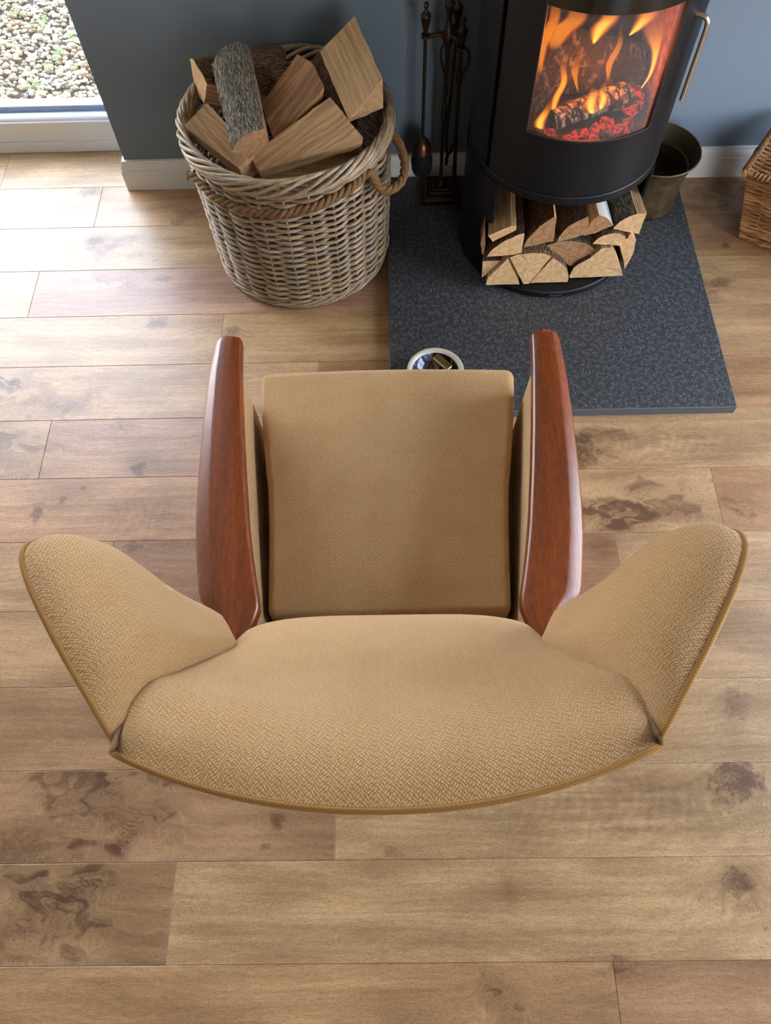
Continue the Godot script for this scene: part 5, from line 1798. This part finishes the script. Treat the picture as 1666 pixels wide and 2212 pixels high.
# ================================================================ brass planter, bowl, hamper
func build_planter() -> void:
	var c := Vector3(0.818, 0.03, 0.150)
	var t := thing("brass_pot", "old flared brass pot standing empty behind the stove", "pot", c)
	var g := Geo.new()
	g.lathe([Vector2(0.0, 0.0), Vector2(0.092, 0.0), Vector2(0.0985, 0.003), Vector2(0.1000, 0.010), Vector2(0.0985, 0.03), Vector2(0.0985, 0.07), Vector2(0.1010, 0.11), Vector2(0.1065, 0.14), Vector2(0.1075, 0.142), Vector2(0.1130, 0.160), Vector2(0.1205, 0.178), Vector2(0.1245, 0.183), Vector2(0.1265, 0.185), Vector2(0.1262, 0.188), Vector2(0.1230, 0.188)], c, 64)
	part(t, "body", g, M.brass_old, "", false)
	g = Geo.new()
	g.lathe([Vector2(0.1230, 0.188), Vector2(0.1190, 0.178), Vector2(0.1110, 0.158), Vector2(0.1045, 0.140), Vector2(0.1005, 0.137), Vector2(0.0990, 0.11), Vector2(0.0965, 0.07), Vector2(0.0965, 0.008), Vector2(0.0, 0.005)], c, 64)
	part(t, "inside", g, M.brass_dark, "darker brown inside", false)
	g = Geo.new()
	g.lathe([Vector2(0.1035, 0.1395), Vector2(0.1000, 0.1405), Vector2(0.0990, 0.138), Vector2(0.0995, 0.134)], c, 64)
	part(t, "inner_seam", g, M.brass_old, "", false)


func build_bowl() -> void:
	var c := Vector3(0.1185, 0.03, 0.862)
	var t := thing("ceramic_bowl", "small stoneware bowl with a pale rim on the hearth behind the chair seat", "bowl", c)
	var g := Geo.new()
	g.lathe([Vector2(0.0, 0.0), Vector2(0.040, 0.0), Vector2(0.044, 0.004), Vector2(0.060, 0.018), Vector2(0.073, 0.036), Vector2(0.0785, 0.047), Vector2(0.0790, 0.051), Vector2(0.0765, 0.0535), Vector2(0.0720, 0.0535), Vector2(0.0665, 0.050), Vector2(0.0650, 0.046)], c, 56)
	part(t, "body", g, M.ceramic, "", false)
	g = Geo.new()
	var rows := []
	var uvs := []
	for q in [[0.0655, 0.046], [0.060, 0.037], [0.050, 0.026], [0.036, 0.0175], [0.02, 0.014], [0.0005, 0.013]]:
		var r := PackedVector3Array()
		var u := PackedVector2Array()
		for j in 57:
			var a := TAU * j / 56
			r.append(c + Vector3(sin(a) * q[0], q[1], cos(a) * q[0]))
			u.append(Vector2(0.5 + sin(a) * q[0] * 7.4, 0.5 + cos(a) * q[0] * 7.4))
		rows.append(r)
		uvs.append(u)
	g.grid(rows, uvs, true)
	part(t, "glazed_inside", g, M.painted_glaze, "dark glossy glaze with blue and russet patches", false)
	g = Geo.new()
	var m := c + Vector3(0.0215, 0.041, -0.034)
	var turn := Basis.from_euler(Vector3(0.10, -0.86, 0.05))
	g.rbox(m, Vector3(0.032, 0.0060, 0.0125), 0.0055, 4, func(q: Vector3) -> Vector3:
		var l := q - m
		var e := clampf((absf(l.x) - 0.021) / 0.011, 0.0, 1.0)
		l.z *= sqrt(maxf(0.0, 1.0 - e * e * 0.72))
		return m + turn * l, 8)
	solo("brass_tin", g, M.brass_tin, m - Vector3(0, 0.006, 0), "small worn brass tin with rounded ends lying in the bowl", "tin")


func build_hamper() -> void:
	var B := Vector3(1.112, 0.0, 0.300)
	var e1 := Vector3(0.816, 0, 0.578)
	var e2 := Vector3(0.578, 0, -0.816)
	var t := thing("wicker_hamper", "golden willow hamper with a lid at the right edge of the picture", "hamper", B + e1 * 0.2 + e2 * 0.13)
	var rng := RandomNumberGenerator.new()
	rng.seed = 19
	var L1 := 0.46
	var L2 := 0.27
	var H := 0.225
	var at := func(u: float, w: float, y: float) -> Vector3:   # u along e1, w along e2, flaring upwards
		var k := y / H
		return B + e1 * (u - 0.062 * k * (1.0 - u / L1 * 2.0)) + e2 * (w - 0.012 * k) + Vector3.UP * y
	# woven rows round the four sides
	var rows_n := 31
	for r in rows_n:
		var y := 0.010 + r * 0.0067
		var path := PackedVector3Array()
		for sd in 4:
			var n := 26 if sd % 2 == 0 else 16
			for i in n:
				var f := float(i) / n
				var u: float = [f * L1, L1, L1 * (1 - f), 0.0][sd]
				var w: float = [0.0, f * L2, L2, L2 * (1 - f)][sd]
				var o: Vector3 = [-e2, e1, e2, -e1][sd]
				var wave := cos(PI * (i * 0.5 + r)) if i > 0 else 1.0
				path.append(at.call(u, w, y + 0.0015 * sin(i * 1.7 + r * 2.1)) + o * 0.0030 * wave)
		path.append(path[0])
		var g := Geo.new()
		g.tube(path, rng.randf_range(0.0035, 0.0040), 7, true, false)
		part(t, "weaver", g, M["willow%d" % (rng.randi() % 3)], "", true)
	for k in 16:
		var f := k / 10.0
		var g := Geo.new()
		var u := f * L1 if k < 10 else 0.0
		var w := 0.0 if k < 10 else (k - 9) / 6.0 * L2
		g.tube(PackedVector3Array([at.call(u, w, 0.004), at.call(u, w, 0.215)]), 0.0026 if k else 0.0034, 8)
		part(t, "stake", g, M.willow0)
	var g := Geo.new()
	for y in [0.006, 0.215]:
		for k in 3:
			var path := PackedVector3Array()
			for i in 61:
				var f := i / 60.0
				path.append(at.call(f * L1, 0.0, y) + (-e2 * cos(f * 40 + k * 2.1) + Vector3.UP * sin(f * 40 + k * 2.1)) * 0.004)
			g.tube(path, 0.0036, 6)
	part(t, "plaited_edge", g, M.willow2)
	# lid: thick border rods bound with split willow, woven panel between
	var lid0: Vector3 = at.call(-0.004, -0.018, 0.236)
	var lid := func(u: float, w: float) -> Vector3: return lid0 + e1 * u + e2 * w + Vector3.UP * 0.012 * sin(PI * clampf(u / 0.5, 0, 1))
	for q in [[Vector2(0.0, -0.012), Vector2(0.0, 0.31)], [Vector2(0.0, 0.0), Vector2(0.52, 0.0)], [Vector2(0.52, 0.0), Vector2(0.52, 0.30)]]:
		g = Geo.new()
		var path := PackedVector3Array()
		for i in 11:
			var p: Vector2 = q[0].lerp(q[1], i / 10.0)
			path.append(lid.call(p.x, p.y))
		g.tube(path, 0.0068, 12)
		var rod := part(t, "lid_rod", g, M.willow1)
		g = Geo.new()
		var wrap := PackedVector3Array()
		var n := 360
		for i in n:
			var f := lerpf(0.06, 1.0, float(i) / n) * 10.0
			var k := mini(int(f), 9)
			var p: Vector3 = path[k].lerp(path[k + 1], f - k)
			var d := (path[k + 1] - path[k]).normalized()
			var s := d.cross(Vector3.UP).normalized()
			var a := i * 0.72
			wrap.append(p + (s * cos(a) + Vector3.UP * sin(a)) * 0.0088)
		g.tube(wrap, 0.0026, 5, false, false)
		part(rod, "binding", g, M.willow0)
		if q[0] == Vector2(0.0, -0.012):
			g = Geo.new()
			for i in 5:
				var ring := PackedVector3Array()
				for j in 17:
					var a := TAU * j / 16
					ring.append(lid.call(0.0, 0.095 + i * 0.0045) + (e1 * cos(a) + Vector3.UP * sin(a)) * 0.0096)
				g.tube(ring, 0.0030, 6, true, false)
			part(rod, "dark_binding", g, M.willow_dark, "dark reddish binding on the lid rod")
	for r in 30:
		var path := PackedVector3Array()
		var w := 0.012 + r * 0.0095
		for i in 27:
			var u := 0.006 + 0.51 * i / 26.0
			path.append(lid.call(u, w) + Vector3.UP * (0.0042 * cos(PI * (i * 0.5 + r)) + 0.001))
		g = Geo.new()
		g.tube(path, 0.0042, 6)
		part(t, "lid_weaver", g, M["willow%d" % (rng.randi() % 3)])
	for k in 7:
		g = Geo.new()
		var u := 0.03 + 0.078 * k
		g.tube(PackedVector3Array([lid.call(u, 0.002), lid.call(u, 0.15), lid.call(u, 0.29)]), 0.004, 7)
		part(t, "lid_stake", g, M.willow0)
